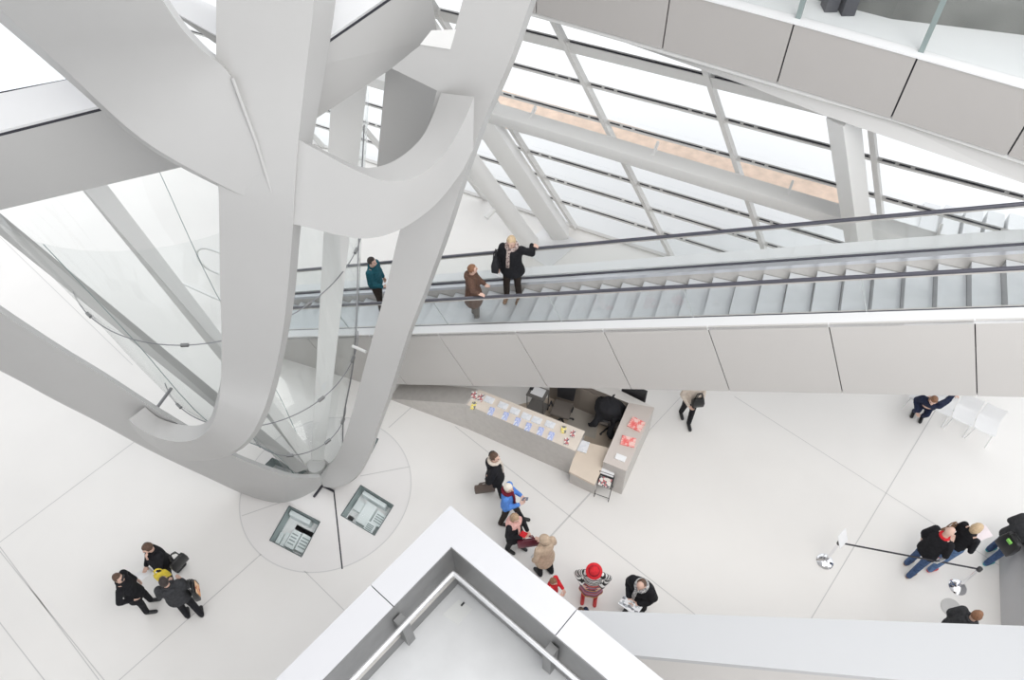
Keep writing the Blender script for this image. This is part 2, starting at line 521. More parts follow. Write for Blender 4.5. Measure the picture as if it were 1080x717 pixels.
# the post on the right
PP = F_O+F_N*-1.1
pa, pb = WP(889, 121, PP, F_N), WP(907, 262, PP, F_N)
d = unit(pb-pa)
pb = pa+d*(-(pa[2])/d[2])
t = thing('facade_post', pb, 'square white leaning post between the upper gallery and the escalator', 'column')
x = unit(np.cross(d, F_N)); y = np.cross(d, x); w = .36
ca, sa = math.cos(.5), math.sin(.5); x, y = x*ca+y*sa, -x*sa+y*ca
r = lambda p: [p-x*w/2-y*w/2, p+x*w/2-y*w/2, p+x*w/2+y*w/2, p-x*w/2+y*w/2]
mb = MB(); mb.loft([r(pb), r(pa)]); mb.build('shaft', M_STEELW, t, bevel=.012)
# earth bed outside
eb = MB(); up_ = [(480, 80), (560, 104), (660, 131), (760, 160), (905, 205)]; lo_ = [(480, 122), (560, 142), (660, 165), (760, 192), (905, 232)]
eb.add([W(u, v, -.28) for u, v in up_]+[W(u, v, -.28) for u, v in lo_], [(i, i+1, i+6, i+5) for i in range(4)])
tag(eb.build('earth_bed', M_EARTH), 'strip of orange earth on the ground outside the facade', 'earth bed', kind='structure')
for k in range(5):
    st = MB(); p = W(1062-k*21, 262-k*6, -.3)
    st.box(p+Z3*.25*(5-k)/5, unit(F_B)*.22, unit(np.cross(Z3, F_B))*.9, Z3*.25*(5-k)/5)
    tag(st.build('outdoor_step', M_WHITE), 'white outdoor step beyond the facade glass', 'step', 'white steps outside the facade')

# ================================================================== UPPER GALLERY (top right)
ZB = 8.0; FH = 1.0
FPX = [(430, -30), (565.5, 15), (698, 50), (740, 64.5), (819, 87), (863, 103), (940, 122+4), (1061, 162), (1120, 183), (1240, 230)]
fw = [W(u, v, ZB) for u, v in FPX]
qf = np.polyfit([p[0] for p in fw[1:-1]], [p[1] for p in fw[1:-1]], 2)
fine = [np.array([x_, np.polyval(qf, x_), ZB]) for x_ in np.linspace(fw[0][0], fw[-1][0], 40)]
def seg_from(px0, px1):
    """fascia points between two joint pixels"""
    a, b = W(*px0, ZB), W(*px1, ZB)
    pts = [p for p in fine if min(a[0], b[0])+.02 < p[0] < max(a[0], b[0])-.02]
    near = lambda q: min(fine, key=lambda p: abs(p[0]-q[0]))
    return [np.array([a[0], np.interp(a[0], [p[0] for p in fine], [p[1] for p in fine]), ZB])]+[np.array(p) for p in pts]+[np.array([b[0], np.interp(b[0], [p[0] for p in fine], [p[1] for p in fine]), ZB])]
gal = thing('gallery_balcony', W(819, 87, ZB), 'upper gallery with grey fascia panels and a glass balustrade at top right', 'balcony')
JX = [(440, -27), (565.5, 15), (698, 50), (819, 87), (940, 126), (1061, 162), (1180, 206)]
inw = lambda p, d: np.array([p[0]+d*.5, p[1]+d*.87, p[2]])
for i in range(len(JX)-1):
    s_ = seg_from(JX[i], JX[i+1])
    s_[0] = s_[0]+(s_[1]-s_[0])*(.012/np.linalg.norm(s_[1]-s_[0])); s_[-1] = s_[-1]+(s_[-2]-s_[-1])*(.012/np.linalg.norm(s_[-2]-s_[-1]))
    m2 = MB()
    m2.loft([[p, p+Z3*FH, inw(p, .05)+Z3*FH, inw(p, .05)] for p in s_])
    m2.build('fascia_panel', M_FASCIA, gal, smooth=.5)
    gpn = MB()
    gpn.loft([[inw(p, .14)+Z3*(FH+.05), inw(p, .14)+Z3*(FH+1.15), inw(p, .16)+Z3*(FH+1.15), inw(p, .16)+Z3*(FH+.05)] for p in s_])
    gpn.build('glass_panel', M_GLASS, gal)
    ps = MB(); ps.bar(inw(s_[0], .15)+Z3*FH, inw(s_[0], .15)+Z3*(FH+1.2), .075, .06, up=np.array([.5, .87, 0]))
    ps.build('post', M_EDGE, gal)
sl = MB()
sl.loft([[inw(p, .06), inw(p, .06)+Z3*(FH), inw(p, 9)+Z3*FH, inw(p, 9)] for p in fine])
sl.build('slab', M_DARKJ, gal)
fl = MB(); fl.loft([[inw(p, .2)+Z3*FH, inw(p, .2)+Z3*(FH+.02), inw(p, 9)+Z3*(FH+.02), inw(p, 9)+Z3*FH] for p in fine])
fl.build('gallery_floor', M_WHITE, gal)
co = MB(); co.loft([[inw(p, -.015)+Z3*(FH-.005), inw(p, -.015)+Z3*(FH+.02), inw(p, .2)+Z3*(FH+.02), inw(p, .2)+Z3*(FH-.005)] for p in fine])
co.build('coping', M_WHITE, gal)
tb = MB(); tb.tube([inw(p, .12)-Z3*.08 for p in fine], .06, 12)
tb.build('edge_tube', M_STEELW, gal, smooth=.6)
sf = MB()
hu = [(480, -12), (561, 14), (695, 53), (800, 84), (866, 106), (897, 117), (1080, 172), (1200, 210)]; hl_ = [(480, -10), (561, 19), (695, 66), (800, 104), (866, 130), (897, 141), (1080, 204), (1200, 246)]
sf.loft([[W(*a_, ZB-.03)+np.array([.1, .2, 0]), W(*b_, ZB-.22)+np.array([.1, .2, 0]), W(*b_, ZB-.22)+np.array([.25, .45, 0]), W(*a_, ZB-.03)+np.array([.25, .45, 0])] for a_, b_ in zip(hu, hl_)])
sf.build('facade_head', M_STEEL, gal)
# dark recess and displays deep in the gallery
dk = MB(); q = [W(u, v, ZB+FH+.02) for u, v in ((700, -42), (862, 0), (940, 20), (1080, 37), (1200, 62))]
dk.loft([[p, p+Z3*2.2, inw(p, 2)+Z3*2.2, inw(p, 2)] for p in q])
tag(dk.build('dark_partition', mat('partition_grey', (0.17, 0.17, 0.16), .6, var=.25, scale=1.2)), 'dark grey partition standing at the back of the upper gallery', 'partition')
for i, (u, v) in enumerate(((874, -3), (892, 1))):
    pb_ = MB(); p = W(u, v+12, ZB+FH+.02)
    pb_.box(p+Z3*.28, (.1, 0, 0), (0, .12, 0), (0, 0, .28)); 
    tag(pb_.build('dark_plinth', mat('plinth', (.06, .06, .07), .6), bevel=.01), ('dark plinth at the gallery partition, the left of two', 'dark plinth at the gallery partition, the right of two')[i], 'plinth', 'plinths in the gallery')
# ================================================================== STEEL FUNNEL (gravity well)
fun = thing('steel_funnel', W(340, 512), 'sculptural pale grey steel column of splayed legs and curved webs at left', 'column')
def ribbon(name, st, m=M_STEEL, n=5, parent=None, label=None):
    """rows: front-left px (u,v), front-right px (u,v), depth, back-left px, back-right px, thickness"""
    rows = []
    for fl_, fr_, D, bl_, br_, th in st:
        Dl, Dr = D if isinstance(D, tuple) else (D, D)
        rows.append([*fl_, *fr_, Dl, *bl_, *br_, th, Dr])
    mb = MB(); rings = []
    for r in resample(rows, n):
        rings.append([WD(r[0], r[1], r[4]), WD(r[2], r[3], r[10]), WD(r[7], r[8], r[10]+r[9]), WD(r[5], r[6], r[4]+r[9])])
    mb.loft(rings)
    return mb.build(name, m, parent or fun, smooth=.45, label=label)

# leg C (middle, comes down the picture and curls left at its foot)
C = [((228, -90), (333, -90), 8.4, (246, -90), (360, -90), .55),
     ((228, 0), (331, 0), 9.0, (246, 0), (354, 0), .55),
     ((228, 80), (322, 80), 9.6, (243, 80), (342, 80), .55),
     ((229, 160), (313, 165), 10.1, (241, 160), (327, 165), .55),
     ((231, 220), (309, 237), 10.6, (240, 220), (317.6, 237), .55),
     ((232, 300), (303, 310), 11.4, (238, 300), (311, 310), .55),
     ((233.5, 350), (297, 358), 12.0, (236, 350), (303, 358), .55),
     ((233, 400), (286, 408), 12.7, (233, 398), (292, 408), .55),
     ((230.5, 425), (274, 442), 13.15, (228, 421), (279, 444), .55),
     ((223, 448), (258, 467), 13.5, (222, 440), (262, 468), .55),
     ((210, 461.5), (234, 481), 13.7, (211, 448), (237, 482), .55),
     ((190, 466), (205, 484), 13.85, (192, 448), (207, 486), .55),
     ((166, 461.5), (177, 478), 14.0, (171, 442), (180, 482), .55),
     ((148, 452), (155, 466), 14.15, (160, 435), (166, 470), .55),
     ((135.6, 442.5), (139, 450), 14.25, (153, 429), (152, 452), .55)]
# leg D: broad diagonal from the upper left into leg C
Dg = [((-90, -66), (60, -190), (8.9, 7.9), (-92, -52), (66, -190), .45),
      ((0, 10), (170, -2), (9.25, 8.5), (0, 24), (176, -4), .45),
      ((74, 78.6), (208, 48), (9.55, 9.0), (74, 87), (214, 46), .45),
      ((150, 147), (244, 81), (9.85, 9.53), (150, 152), (249, 79), .45),
      ((231, 194), (272, 150), (10.3, 9.98), (231, 197), (276, 150), .4),
      ((280, 216), (293, 218), (10.53, 10.53), (281, 218), (295, 220), .3)]
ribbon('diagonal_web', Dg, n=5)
wl = MB(); wl.tube([WD(245, 82, 9.52), WD(270, 150, 9.98), WD(292, 221, 10.53)], .022, 8)
wl.build('weld_seam', M_STEEL, fun)
# leg R (right)
R_ = [((505, -80), (589, -80), 8.6, (513, -80), (596, -80), .5),
      ((488, 0), (560, 0), 9.4, (495, 0), (566, 0), .5),
      ((470, 62), (538, 62), 10.1, (476, 62), (544, 62), .5),
      ((452, 130), (509, 130), 11.0, (457, 130), (514.5, 130), .5),
      ((440, 185), (488, 190), 11.7, (444, 185), (493, 190), .5),
      ((422, 242), (472, 240), 12.4, (425, 242), (477, 240), .5),
      ((408, 300), (450.5, 300), 13.2, (410, 300), (455, 300), .5),
      ((394, 352), (430.5, 352), 13.9, (396, 352), (434.5, 352), .5),
      ((381, 400), (413, 408), 14.7, (383, 400), (417, 408), .5),
      ((370, 440), (398, 451), 15.3, (372, 440), (401, 451), .5),
      ((361, 468), (388, 481), 15.7, (363, 466), (391, 480), .5),
      ((352, 485), (373, 505), 16.0, (354, 482), (376, 504), .5),
      ((343, 496), (354, 514), 16.15, (344, 492), (356, 513), .45),
      ((337, 503), (341, 513), 16.25, (338, 500), (342, 512), .4)]
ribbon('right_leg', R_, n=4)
# branch of leg R that takes the ring beam
r3 = [WD(470, 62, 10.1), WD(538, 62, 10.1), WD(509, 130, 11.0)]; rn = unit(np.cross(r3[1]-r3[0], r3[2]-r3[0]))
br = MB(); f_ = [WP(u, v, r3[0], rn) for u, v in ((486, 40), (444, 47), (413, 72), (464, 97), (487, 108))]
br.loft([f_, [p+unit(p-CPOS)*.45 for p in f_]])
br.build('branch_plate', M_STEEL, fun)
cl = MB(); f_ = [WP(u, v, r3[0]+unit(CPOS-r3[0])*.03, rn) for u, v in ((455, 32), (481, 31), (475, 52), (443, 47))]
cl.loft([f_, [p+unit(p-CPOS)*.12 for p in f_]]); cl.build('cleat', M_STEELW, fun)
# leg L (left, runs out low to the left)
L_ = [((-110, 255), (-110, 335), 12.0, (-104, 250), (-110, 338), .5),
      ((0, 329), (0, 389), 13.1, (5, 325), (0, 391), .5),
      ((60, 367), (58, 420), 13.7, (64, 364), (58, 422), .5),
      ((110, 397), (105, 444), 14.2, (113, 394), (105, 446), .5),
      ((167, 434), (160, 474), 14.8, (170, 431), (160, 476), .5),
      ((237, 476), (222, 503.5), 15.5, (238, 472), (222, 505), .5),
      ((268, 490), (257, 520), 15.8, (269, 486), (257, 521), .5),
      ((290, 498), (287, 529), 16.0, (291, 494), (287, 530), .5),
      ((308, 503), (308, 527.5), 16.1, (308, 499), (308, 528), .5),
      ((325, 504), (327, 520), 16.2, (325, 500), (327, 520), .5),
      ((338, 503), (339, 511.5), 16.25, (337, 500), (339, 511), .45)]
lp0, lp1 = WD(300, 528, 16.0), WD(0, 335, 12.4)
ln_ = unit(np.cross((lp1-lp0)*[1, 1, 0], Z3)); ln_ = ln_ if ln_@(CPOS-lp0) > 0 else -ln_
ln_ = unit(ln_-Z3*.08)
def on_plane(st, P, n_):
    out = []
    for fl_, fr_, D, bl_, br_, th in st:
        dd_ = [(WP(*q, P, n_)-CPOS)@ray(540, 358.5) for q in (fl_, fr_)]
        out.append((fl_, fr_, tuple(dd_), bl_, br_, th))
    return out
ribbon('left_leg', on_plane(L_, lp0, ln_), n=4)
C2 = []
for i, (fl_, fr_, D, bl_, br_, th) in enumerate(C):
    if i >= 8:
        DL = [(WP(*bl_, lp0, ln_)-CPOS)@ray(540, 358.5)-.32, (WP(*fr_, lp0, ln_)-CPOS)@ray(540, 358.5)-.38]
        w_ = min(1, (i-7)/4)
        D = tuple(lerp(D, q, w_) for q in DL)
    C2.append((fl_, fr_, D, bl_, br_, {7: .42, 8: .35}.get(i, .28 if i > 8 else th)))
ribbon('middle_leg', C2, n=4)
# curved web between C and R
FW = [((305, 140), (300, 236), (10.02, 10.66), (310, 140), (304, 235), .4),
      ((320, 150), (312, 237), (10.06, 10.62), (322, 149), (314, 235), .3),
      ((331, 156), (330, 241), (10.1, 10.64), (333, 154), (332, 239), .3),
      ((376, 180), (362, 249), (10.2, 10.72), (374, 174), (363, 247), .24),
      ((409, 191), (392, 251), (10.25, 10.78), (397, 176), (392, 249), .24),
      ((440, 185.5), (424, 241), (10.28, 10.85), (421, 166.5), (423, 239), .24),
      ((468, 163), (458, 217), (10.3, 10.9), (444, 146), (456, 214), .26),
      ((487, 132.5), (485, 184), (10.28, 10.85), (457, 121), (482, 181), .3),
      ((500, 102), (499, 157), (10.2, 10.75), (465, 98), (496, 155), .3)]
ribbon('curved_web', FW, n=5)
# legs at the back of the funnel, seen through its glass
def back_leg(name, a0, a1, b0, b1, Da, Db, m=M_STEEL):
    mb = MB(); r1 = [WD(*a0, Da), WD(*a1, Da), WD(*a1, Da+.4), WD(*a0, Da+.4)]; r2 = [WD(*b0, Db), WD(*b1, Db), WD(*b1, Db+.4), WD(*b0, Db+.4)]
    mb.loft([r1, r2]); return mb.build(name, m, fun, bevel=.01)
back_leg('back_leg', (-72, 165), (-72, 190), (326, 494), (312, 499), 13.2, 16.4)
back_leg('back_leg', (45, 150), (72, 140), (335, 486), (324, 492), 14.2, 16.6, M_STEELW)
back_leg('back_leg', (408, 60), (470, 80), (395, 205), (425, 215), 12.0, 13.1)
back_leg('back_leg', (352, 50), (392, 50), (328, 488), (341, 490), 12.6, 16.6, M_STEELW)  # pale leg added for the vertical stripes reflected in the glass
# ring beam round the head of the funnel
def beam_side(face, cap, Da, Db, th=.5, slot=True):
    """face: (lo-left, lo-right, hi-right, hi-left) px; cap: (hi-left2, hi-right2) px of the pale rim above the slot"""
    mb = MB(); h0, h1 = WD(*face[3], Da), WD(*face[2], Db)
    k = unit(np.cross(h1-h0, Z3)); k = k if k@(h0-CPOS) > 0 else -k
    k = unit(k+Z3*.10)
    f_ = [WP(*face[0], h0, k), WP(*face[1], h0, k), h1, h0]
    mb.loft([f_, [p+k*th for p in f_]]); mb.build('ring_beam', M_STEEL, fun, bevel=.008)
    g_ = [h0-k*.0, h1-k*.0]
    rn_ = unit(-k*.55+Z3*.83)
    c_ = [WP(*cap[0], g_[0]+Z3*.06, rn_), WP(*cap[1], g_[1]+Z3*.06, rn_)]
    up0, up1 = unit(c_[0]-g_[0]), unit(c_[1]-g_[1])
    if slot:
        sm = MB(); sm.loft([[g_[0]-Z3*.01, g_[0]+Z3*.055, g_[0]+Z3*.055+k*.3, g_[0]-Z3*.01+k*.3], [g_[1]-Z3*.01, g_[1]+Z3*.055, g_[1]+Z3*.055+k*.3, g_[1]-Z3*.01+k*.3]])
        sm.build('gasket', M_DARKJ, fun)
    L0, L1 = np.linalg.norm(c_[0]-g_[0]), np.linalg.norm(c_[1]-g_[1])
    def ring(g0, u0, L):
        b_ = g0+Z3*.055
        return [b_-k*.03, b_-k*.05+Z3*.05, b_+u0*(L*.3)-k*.02+Z3*.02, b_+u0*(L*.7), b_+u0*L-Z3*.05, b_+u0*L+k*.1-Z3*.2, b_+k*.3]
    cm = MB(); cm.loft([ring(g_[0], up0, L0), ring(g_[1], up1, L1)])
    cm.build('rim', M_WHITE, fun, smooth=1.2)
beam_side([(-60, 236), (240, 165), (180, 98), (-60, 158)], [(-60, 111), (180, 62)], 10.7, 11.2)
beam_side([(325, 131), (462, 40), (452, -28), (300, 77)], [(300, 20), (452, -80)], 10.35, 10.35)
beam_side([(150, -8), (250, 62), (250, 52), (150, -4)], [(150, -30), (250, 18)], 11.2, 11.4, slot=False)
mb = MB(); mb.tube([WD(190, -9, 11.3), WD(260, 26, 11.4)], .012, 6); mb.build('gasket', M_DARKJ, fun)
mb = MB(); mb.tube([WD(-20, 102, 11.4), WD(90, 81, 11.6)], .018, 6); mb.build('gasket', M_DARKJ, fun)

pn_ = MB(); pn_.add([WD(-70, 0, 12.2), WD(130, -10, 12.4), WD(130, 92, 11.8), WD(-70, 118, 11.6)], [(0, 1, 2, 3)])
pn_.build('roof_pane', glass('bluish_pane', (.90, .935, .955)), fun)
# glass funnel between the legs
gf = thing('glass_funnel', W(338, 498), 'clear glass funnel held by thin cable rings inside the steel column', 'glass funnel')
RG = [((337, 495), .22, .30), ((331, 480), .62, .55), ((314, 436), 1.0, 1.4), ((276, 364), 1.95, 2.8), ((232, 245), 2.85, 4.5), ((185, 120), 3.7, 6.4)]
RGW = [(W(*c, z), r_) for c, r_, z in RG]
nr = 48
prof = resample([[*c, r_] for c, r_ in RGW], 5)
rings = [[np.array([p[0]+p[3]*math.cos(2*math.pi*j/nr), p[1]+p[3]*math.sin(2*math.pi*j/nr), p[2]]) for j in range(nr)] for p in prof]
mb = MB(); mb.loft(rings, cap=False); mb.build('glass', M_GLASSW, gf, smooth=1.5)
for c, r_ in RGW[2:5]:
    rr = r_+.02
    ang = [math.radians((-152, -170, -165)[RGW[2:5][::-1].index((c, r_)) if False else 0]+162*j/48) for j in range(49)]
    rm = MB(); rm.tube([c+np.array([rr*math.cos(a), rr*math.sin(a), 0]) for a in ang], .011, 6)
    ro = rm.build('cable_ring', M_CABLE, gf, smooth=1)
    for a in (-2.3, -1.55, -.75, -.2):
        cm = MB(); p = c+np.array([rr*math.cos(a), rr*math.sin(a), 0]); tn = np.array([-math.sin(a), math.cos(a), 0]); rd = np.array([math.cos(a), math.sin(a), 0])
        cm.box(p, tn*.07, rd*.025, Z3*.025); cm.build('clamp', M_INOXD, ro)
for a, m_, r_ in ((-.12, M_CABLE, .012), (-1.9, M_EDGE, .008), (2.3, M_EDGE, .008)):
    jm = MB(); jm.tube([np.array([p[0]+(p[3]+.01)*math.cos(a), p[1]+(p[3]+.01)*math.sin(a), p[2]]) for p in prof[3:]], r_, 6)
    jm.build('glass_joint', m_, gf)
# small struts holding the glass to the legs
for a, b in (((181, 409, 3.3), (164, 432, 3.2)), ((372, 365, 3.4), (386, 371, 3.5))):
    sm = MB(); sm.tube([W(*a), W(*b)], .03, 8); sm.build('spider_arm', M_CABLE if a[0] < 300 else M_STEELW, gf)
# dark bars standing in for the black gap at the foot
sh = MB()
for a, b in (((340, 512), (331, 524)), ((340, 512), (352, 518))):
    sh.bar(W(*a, .02), W(*b, .02), .04, .05)
sh.build('shoe', M_DARKJ, fun)
# core that carries the legs down to the floor
core = MB(); c = W(338, 500)
core.lathe(c, [(.30, 0), (.26, .2), (.2, .45)], 20); core.build('foot_block', M_STEEL, fun, smooth=.8)

# white tubular barriers far behind the funnel
def barrier(px, zs, label):
    t = thing('tube_barrier', W(*px[0]), label, 'barrier')
    mb = MB(); pts = [W(u, v, z) for (u, v), z in zip(px, zs)]
    mb.tube(resample([list(p) for p in pts], 4), .03, 8); mb.build('rail', M_STEELW, t, smooth=1)
    return t
barrier([(262, 279), (222, 263), (209, 264), (210, 274), (222, 285), (262, 300)], [.9, .9, .85, .6, .2, .15], 'white bent tube barrier behind the funnel, the farther one')
barrier([(262, 330), (215, 309), (182, 295), (176, 298), (182, 310), (215, 330)], [.9, .9, .9, .85, .3, .1], 'white bent tube barrier behind the funnel, the nearer one')
# ================================================================== ESCALATOR
EV_V = -unit(ray(-741, 381.7))
E_H = unit([EV_V[0], EV_V[1], 0]); E_W = np.array([-E_H[1], E_H[0], 0]); E_N = np.array([-EV_V[2]*E_H[0], -EV_V[2]*E_H[1], math.hypot(EV_V[0], EV_V[1])])
E_O = WD(660, 305, 13.0)
def EP(s, q, t): return E_O+EV_V*s+E_N*q+E_W*t
S0, S1 = -10.4, 8.2
esc = thing('escalator', EP(S0, -2.4, .6)*np.array([1, 1, 0]), 'long escalator with pale grey side panels and glass balustrades rising to the right', 'escalator')
JS = [-10.4, -8.2, -6.25, -4.35, -2.48, -.62, 1.29, 3.18, 5.1, 7.0, 8.2]
for a, b in zip(JS[:-1], JS[1:]):
    mb = MB(); c = EP((a+b)/2, -1.58, -.235)
    mb.box(c, EV_V*((b-a)/2-.008), E_N*.85, E_W*.015); mb.build('side_panel', M_PANEL, esc, bevel=.004)
def seg(name, q0, q1, t0, t1, m, a=S0, b=S1, bevel=0):
    mb = MB(); mb.box(EP((a+b)/2, (q0+q1)/2, (t0+t1)/2), EV_V*(b-a)/2, E_N*(q1-q0)/2, E_W*(t1-t0)/2)
    return mb.build(name, m, esc, bevel=bevel)
seg('truss', -2.40, -1.35, -.21, 1.50, M_DARKJ)
seg('soffit', -2.44, -2.405, -.21, 1.56, M_PANEL)
seg('far_side_panel', -2.43, -.80, 1.53, 1.56, M_PANEL)
seg('near_deck', -.80, -.735, -.25, -.015, M_WHITE)
seg('far_deck', -.80, -.72, 1.34, 1.60, M_WHITE)
seg('near_skirt', -1.10, -.76, .03, .06, M_INOX)
seg('far_skirt', -1.15, -.85, 1.19, 1.21, M_INOX)
seg('far_inner_deck', -.86, -.78, 1.195, 1.30, mat('inner_deck', (.62, .63, .66), .3, metal=.5))
seg('near_base_rail', -.80, -.755, -.03, .03, M_RAIL)
seg('far_base_rail', -.80, -.755, 1.305, 1.335, M_RAIL)
for t0 in (0.0, 1.32):
    mb = MB(); mb.box(EP((S0+S1)/2, -.39, t0), EV_V*(S1-S0)/2, E_N*.37, E_W*.006); mb.build('glass_balustrade', M_GLASS, esc)
    mb = MB()
    mb.loft([[EP(s, q, t0+dt) for q, dt in ((-.025, -.024), (-.025, .024), (.008, .028), (.022, .014), (.022, -.014), (.008, -.028))] for s in (S0, S1)])
    mb.build('handrail', M_RAIL, esc, smooth=.7)
    mb = MB(); mb.box(EP((S0+S1)/2, -.045, t0), EV_V*(S1-S0)/2, E_N*.014, E_W*.02); mb.build('rail_track', M_INOX, esc)
for s in (-7.0, -4.2, -1.55, 1.0, 3.7):
    mb = MB(); mb.box(EP(s, -.39, 0), EV_V*.006, E_N*.37, E_W*.008); mb.build('glass_joint', mat('joint_grey', (.45, .48, .48), .3), esc)
# steps
STEP = 0.443; RUN = STEP*math.hypot(EV_V[0], EV_V[1]); RISE = STEP*EV_V[2]
ns = 0; STEPS = []
s = S0+.4
while s < S1-.3:
    nose = EP(s, -.93, 0)             # tread front edge
    STEPS.append(nose)
    mb = MB()
    a, b = nose+E_W*.07, nose+E_W*1.18
    back = E_H*RUN
    prof_ = lambda p: [p, p+back, p+back-Z3*.05, p+E_H*.02-Z3*.05]
    mb.loft([prof_(a), prof_(b)])
    st = mb.build('step', M_STEP, esc)
    rz = MB(); pr2 = lambda p: [p+E_H*.012-Z3*.004, p+E_H*.03-Z3*.004, p+E_H*.03-Z3*(RISE+.02), p+E_H*.006-Z3*(RISE+.02)]
    rz.loft([pr2(a), pr2(b)]); rz.build('riser', M_RISER, st)
    s += STEP

# ================================================================== FOREGROUND CORNER BALCONY
ZP = 6.0
oc, ic = W(475, 533, ZP), W(479, 576, ZP)
dl, dr = unit(W(290, 717, ZP)-oc), unit(W(700, 717, ZP)-oc)
LEN = 5.5
ic = oc+(dl+dr)*0.40
bal = thing('corner_balcony', W(490, 640, 4.75), 'right-angled foreground balcony with broad white parapet and steel lining', 'balcony')
ZF = 4.83
def wall_seg(d, a, b, gap0, gap1):
    """parapet stretch: outer face offset 0, inner .40"""
    o_in = dr if d is dl else dl
    p0, p1 = oc+d*(a+gap0), oc+d*(b-gap1)
    if a == 0: q0 = ic.copy()
    else: q0 = p0+o_in*.40
    q1 = p1+o_in*.40
    mb = MB(); top = [p0 if a else oc, p1, q1, q0]
    mb.loft([[p-Z3*2.0 for p in top], top])
    return mb
jl = np.linalg.norm(W(391, 617, ZP)-oc); jr = np.linalg.norm(W(608, 643, ZP)-oc)
for d, j in ((dl, jl), (dr, jr)):
    wall_seg(d, 0, j, 0, .006).build('parapet', M_PARA, bal)
    wall_seg(d, j, LEN, .006, 0).build('parapet', M_PARA, bal)
    o_in = dr if d is dl else dl
    # steel lining, ledge, handrail
    nrm = o_in
    li = MB(); li.loft([[ic+o_in*0-Z3*.01, ic+o_in*.012-Z3*.01, ic+o_in*.012-Z3*1.25, ic-Z3*1.25], [q-Z3*0 for q in [ic+d*LEN-Z3*.01, ic+d*LEN+o_in*.012-Z3*.01, ic+d*LEN+o_in*.012-Z3*1.25, ic+d*LEN-Z3*1.25]]])
    li.build('steel_lining', M_INOXD, bal)
    le = MB(); le.bar(ic+o_in*.03-Z3*.80+d*.02, ic+o_in*.03-Z3*.80+d*LEN, .05, .03); le.build('ledge', M_INOX, bal)
    ki = MB(); ki.bar(ic+o_in*.03-Z3*.95+d*.02, ic+o_in*.03-Z3*.95+d*LEN, .03, .30); ki.build('kick_plate', M_INOXD, bal)
    for k in ((jl if d is dl else jr)-.38, (jl if d is dl else jr)+1.6):
        bk = MB(); p = ic+d*(k if d is dr else k)
        bk.box(p+o_in*.10-Z3*.62, d*.06, o_in*.07, Z3*.36); bk.build('bracket', M_INOXD, bal)
hr = MB(); hc = ic+(dl+dr)*.17-Z3*.25
hr.tube([hc+dl*LEN, hc+dl*2, hc+dl*.04, hc, hc+dr*.04, hc+dr*2, hc+dr*LEN], .032, 14)
hr.build('handrail', mat('satin_rail', (.82, .82, .83), .25, metal=.6), bal, smooth=.8)
bf = MB(); bf.prism([ic-Z3*1.17, ic+dl*LEN-Z3*1.17, ic+dl*LEN+dr*LEN-Z3*1.17, ic+dr*LEN-Z3*1.17], -Z3*.4)
bf.build('balcony_floor', M_CONC, bal)
ht = MB(); zf = ic[2]-1.17
ht.prism([W(u, v, zf) for u, v in ((484, 632), (498, 642), (483, 659), (467, 648))], Z3*.006); ho = ht.build('hatch', mat('hatch_plate', (.64, .645, .635), .5), bal)
la = MB(); la.box(W(488, 637, zf+.012), dl*.03, dr*.012, Z3*.006); la.build('latch', M_BLACK, ho)

# low white upstand at lower right, seen from above
lw = thing('ramp_parapet', W(850, 680, 0), 'long white parapet with grey inner face crossing the lower right', 'parapet')
zr = 3.6
top = [W(600, 643, zr), W(1140, 662, zr), W(1140, 737, zr), W(950, 717, zr), W(670, 691, zr), W(600, 683, zr)]
mb = MB(); mb.prism([p-Z3*.14 for p in top], Z3*.14); mb.build('cap', M_CAP, lw)
inn = lambda p, d: p+np.array([0, d, 0])
mb = MB(); tw = [inn(top[0], -.03), inn(top[1], -.03), inn(top[2], .05), inn(top[5], .05)]
mb.prism([p-Z3*3.6 for p in tw], Z3*3.46); mb.build('wall', M_PANEL, lw)

# grey desk end at the right edge
gd = thing('ticket_desk', W(1065, 620), 'grey steel desk end at the right edge beside the queue', 'desk')
a, b = W(1053, 577), W(1056, 668)
dd = unit(b-a); sd = np.array([-dd[1], dd[0], 0])
if sd[0] < 0: sd = -sd
mb = MB(); mb.prism([a, b+dd*1.0, b+dd*1.0+sd*2.2, a+sd*2.2], Z3*1.15); mb.build('body', mat('desk_grey', (.56, .56, .57), .45), gd, bevel=.01)
mb = MB(); mb.box((a+b+dd)/2+sd*1.1+Z3*1.17, dd*1.4, sd*1.15, Z3*.02); mb.build('desktop', M_PANEL, gd)
mb = MB(); p = W(1073, 655, .45); mb.box(p-sd*.0, dd*.16, sd*.012, Z3*.2); sg = mb.build('white_notice', M_PAPER, gd)
mb = MB(); mb.box(p-sd*.0+dd*.11, dd*.04, sd*.016, Z3*.15); mb.build('black_edge', M_BLACK, sg)
mb = MB(); mb.lathe(W(1003, 641, 0), [(.19, .0), (.19, .012), (.17, .016), (0, .016)], 28)
tag(mb.build('floor_disc', mat('disc_grey', (.52, .51, .50), .5), smooth=.6), 'flat grey disc on the floor near the parapet at lower right', 'floor disc')

